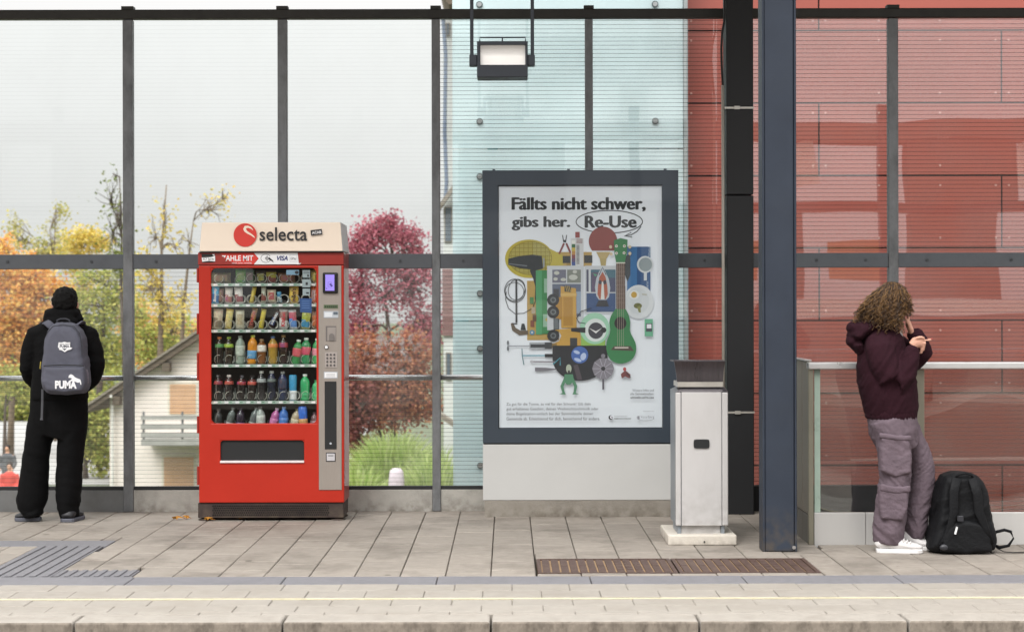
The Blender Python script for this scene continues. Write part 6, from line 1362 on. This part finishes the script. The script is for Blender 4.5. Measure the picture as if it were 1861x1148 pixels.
def pocket(pts, D0, dep, name='cargo_pocket'): return pillow(name, pts, DW_ - .15, D0, dep, m_cg, wo, disp=folds(.003, (11, 8, 15), 9, .6), vox=.0075, smooth=2, layers=((0, 1), (.6, .98), (1, .88)))
pocket([(1598, 792), (1652, 797), (1657, 830), (1655, 862), (1625, 870), (1600, 858), (1597, 820)], DW_ - .12, .056)
pocket([(1596, 787), (1625, 791), (1654, 792), (1655, 801), (1625, 801), (1597, 796)], DW_ - .164, .018, 'pocket_flap')
pocket([(1598, 888), (1650, 892), (1650, 925), (1640, 948), (1600, 945), (1596, 915)], DW_ - .12, .046)
pocket([(1597, 880), (1625, 885), (1653, 884), (1654, 895), (1625, 897), (1597, 892)], DW_ - .156, .016, 'pocket_flap')
m_wsh = M('shoe_white', 'd8d5d4', .5, var=.08, vscale=30); m_wso = M('sole_white', 'e2e0df', .6)
shoe(wo, DW_, (X(1588, DW_), DW_ - .07), (X(1668, DW_), DW_ - .10), .105, m_wsh, m_wso, .085)
shoe(wo, DW_, (X(1640, DW_), DW_ + .1), (X(1694, DW_), DW_ + .02), .1, m_wsh, m_wso, .085)
s = MB()
for a in (1641, 1647, 1653): s.tube([pw2(a, 984 + (a - 1641) * .35, -.14), pw2(a + 1, 980 + (a - 1641) * .4, -.09), pw2(a + 2, 983 + (a - 1641) * .35, -.05)], .004, 6)
s.build('laces', m_wso, wo)
# hair
m_h1 = bpy.data.materials.new('curly_hair'); m_h1.use_nodes = True; t = m_h1.node_tree; L = t.links.new; p_ = t.nodes['Principled BSDF']; p_.inputs['Roughness'].default_value = .42; p_.inputs['Specular IOR Level'].default_value = .45
g_ = nd(t, 'ShaderNodeNewGeometry'); r_ = nd(t, 'ShaderNodeValToRGB'); L(g_.outputs['Random Per Island'], r_.inputs[0]); e = r_.color_ramp.elements
e.new(.5); e[0].color = lin('22160f'); e[1].color = lin('553c25'); e[2].color = lin('86653c'); L(r_.outputs[0], p_.inputs['Base Color'])
s = MB(); s.ball(hp(-.026, 0, .014), (.100, .094, .111), 24, 16, hr); s.loft([pw2(1612, 560), pw2(1600, 585, -.02), pw2(1602, 603, -.03)], [(rw(30), .11), (rw(33), .11), (rw(20), .08)], n=18)
organic('hair', s, .008, M('hair_under', '33241b', .8), wo, 1, lambda c, n_: .006 * noise.noise(c * 40))
random.seed(77); s = MB()
for k in range(1100):
    while True:
        v = Vector((random.gauss(0, 1), random.gauss(0, 1), random.gauss(0, 1))).normalized()
        if v.z > -.45 and not (v.x > .42 and v.z < .68): break
    st = hp(-.022 + v.x * .106, v.y * .099, .014 + v.z * .117)
    wv = hr @ Vector((v.x, v.y, 0)); left = max(0, -wv.x)
    zend = Z((random.uniform(584, 616) - 6 * left) if wv.x < .35 else random.uniform(560, 580), DW_); ln = max(.05, (st.z - zend) * random.uniform(.55, 1.0))
    out_ = Vector((wv.x * .03 - (.10 * random.random() ** .8 * left + .02 * random.random()), wv.y * .045 - .02 * (wv.y < 0), 0)); cr = random.uniform(.005, .0125); ph = random.uniform(0, 6.28); wl_ = random.uniform(.026, .042) * random.choice((-1, 1)); pts = []; rad = []
    nseg = max(14, int(ln / .0055)); dx_, dy_ = random.uniform(-.014, .014), random.uniform(-.012, .012)
    for i in range(nseg + 1):
        t_ = i / nseg; c_ = st + Vector((out_.x * math.sin(min(1, t_ * 1.1) * 1.57) + dx_ * math.sin(t_ * 5), out_.y * math.sin(t_ * 1.57) + dy_ * math.sin(t_ * 4), -ln * t_ ** 1.15))
        a = ph + 6.283 * ln * t_ / wl_; q = cr * (.3 + .7 * t_); pts.append(c_ + Vector((q * math.cos(a), q * math.sin(a), 0))); rad.append(.0027 * (1 - .4 * t_))
    s.tube(pts, rad, 3, caps=False)
s.build('curls', m_h1, wo, smooth=True)

# ================================================================ backpack on the floor
DBk = 10.74
m_bb = M('black_nylon', '0f1013', .7, var=.15, vscale=16, bump=.4, bscale=60, spec=.25)
b2 = empty('backpack', (X(1745, DBk), DBk, 0), 'black backpack standing on the platform floor at the feet of the person in burgundy', 'backpack')
pillow('bag', [(1712, 864), (1728, 859), (1752, 859), (1770, 863), (1782, 874), (1790, 895), (1797, 930), (1804, 962), (1806, 985), (1800, 998), (1775, 1003), (1720, 1003.5), (1692, 1002), (1684, 996), (1688, 975), (1694, 945), (1700, 905), (1704, 880)], DBk, DBk + .12, .24, m_bb, b2, disp=folds(.007, (7, 6, 8), 12), layers=((0, .94), (.25, 1), (.7, 1.0), (.9, .95), (1.0, .84)))
pillow('front_pocket', [(1712, 950), (1745, 942), (1780, 950), (1792, 975), (1792, 999), (1745, 1003), (1700, 999), (1702, 975)], DBk, DBk - .1, .05, m_bb, b2, disp=folds(.004, (8, 6, 9), 3), smooth=2)
for q in ([(1728, 866), (1722, 890), (1722, 925), (1716, 950), (1706, 975), (1696, 990)], [(1756, 866), (1764, 895), (1766, 925), (1778, 955), (1792, 985)]):
    s = MB(); s.loft([(X(a, DBk), DBk - .135 - (.012 if 0 < i < 4 else 0), Z(b, DBk)) for i, (a, b) in enumerate(q)], [(.030, .008)] * 3 + [(.022, .007)] + [(.012, .004)] * (len(q) - 4), n=10); s.build('strap', m_bb, b2, smooth=True)
s = MB(); s.tube([(X(a, DBk), DBk - .12, Z(b, DBk)) for a, b in ((1727, 866), (1732, 860), (1745, 857.5), (1756, 861), (1758, 867))], .008, 8); s.build('handle', m_bb, b2, smooth=True)
MB().box(X(1727, DBk), X(1738, DBk), DBk - .165, DBk - .155, Z(943, DBk), Z(933, DBk)).build('buckle', M('buckle', '303136', .4), b2, bevel=.003)
s = MB(); s.prism([(X(1721, DBk), Z(965, DBk)), (X(1724, DBk), Z(966, DBk)), (X(1727.5, DBk), Z(953, DBk)), (X(1724.5, DBk), Z(952, DBk))], DBk - .168, DBk - .16); s.build('white_tab', m_white, b2)
s = MB(); s.loft([(X(a, DBk), DBk + c_, Z(b, DBk)) for a, b, c_ in ((1800, 990, .0), (1812, 994, -.05), (1826, 990, -.07), (1836, 977, -.06), (1833, 966, -.04), (1822, 963, -.03), (1808, 967, -.02), (1798, 975, -.01))], [(.010, .004)] * 8, hint=(0, 0, 1), n=8); s.build('side_strap', m_bb, b2, smooth=True)
s = MB(); s.loft([(X(a, DBk), DBk + c_, z_) for a, c_, z_ in ((1806, -.06, .03), (1816, -.09, .012), (1832, -.1, .008), (1850, -.08, .008), (1872, -.05, .008))], [(.011, .003)] * 5, hint=(0, 1, 0), n=8); s.build('loose_strap', m_bb, b2, smooth=True)
s = MB(); s.ball((X(1705, DBk), DBk - .14, Z(990, DBk)), (.03, .015, .02)); s.build('strap_adjuster', M('buckle', '303136', .4), b2, smooth=True)
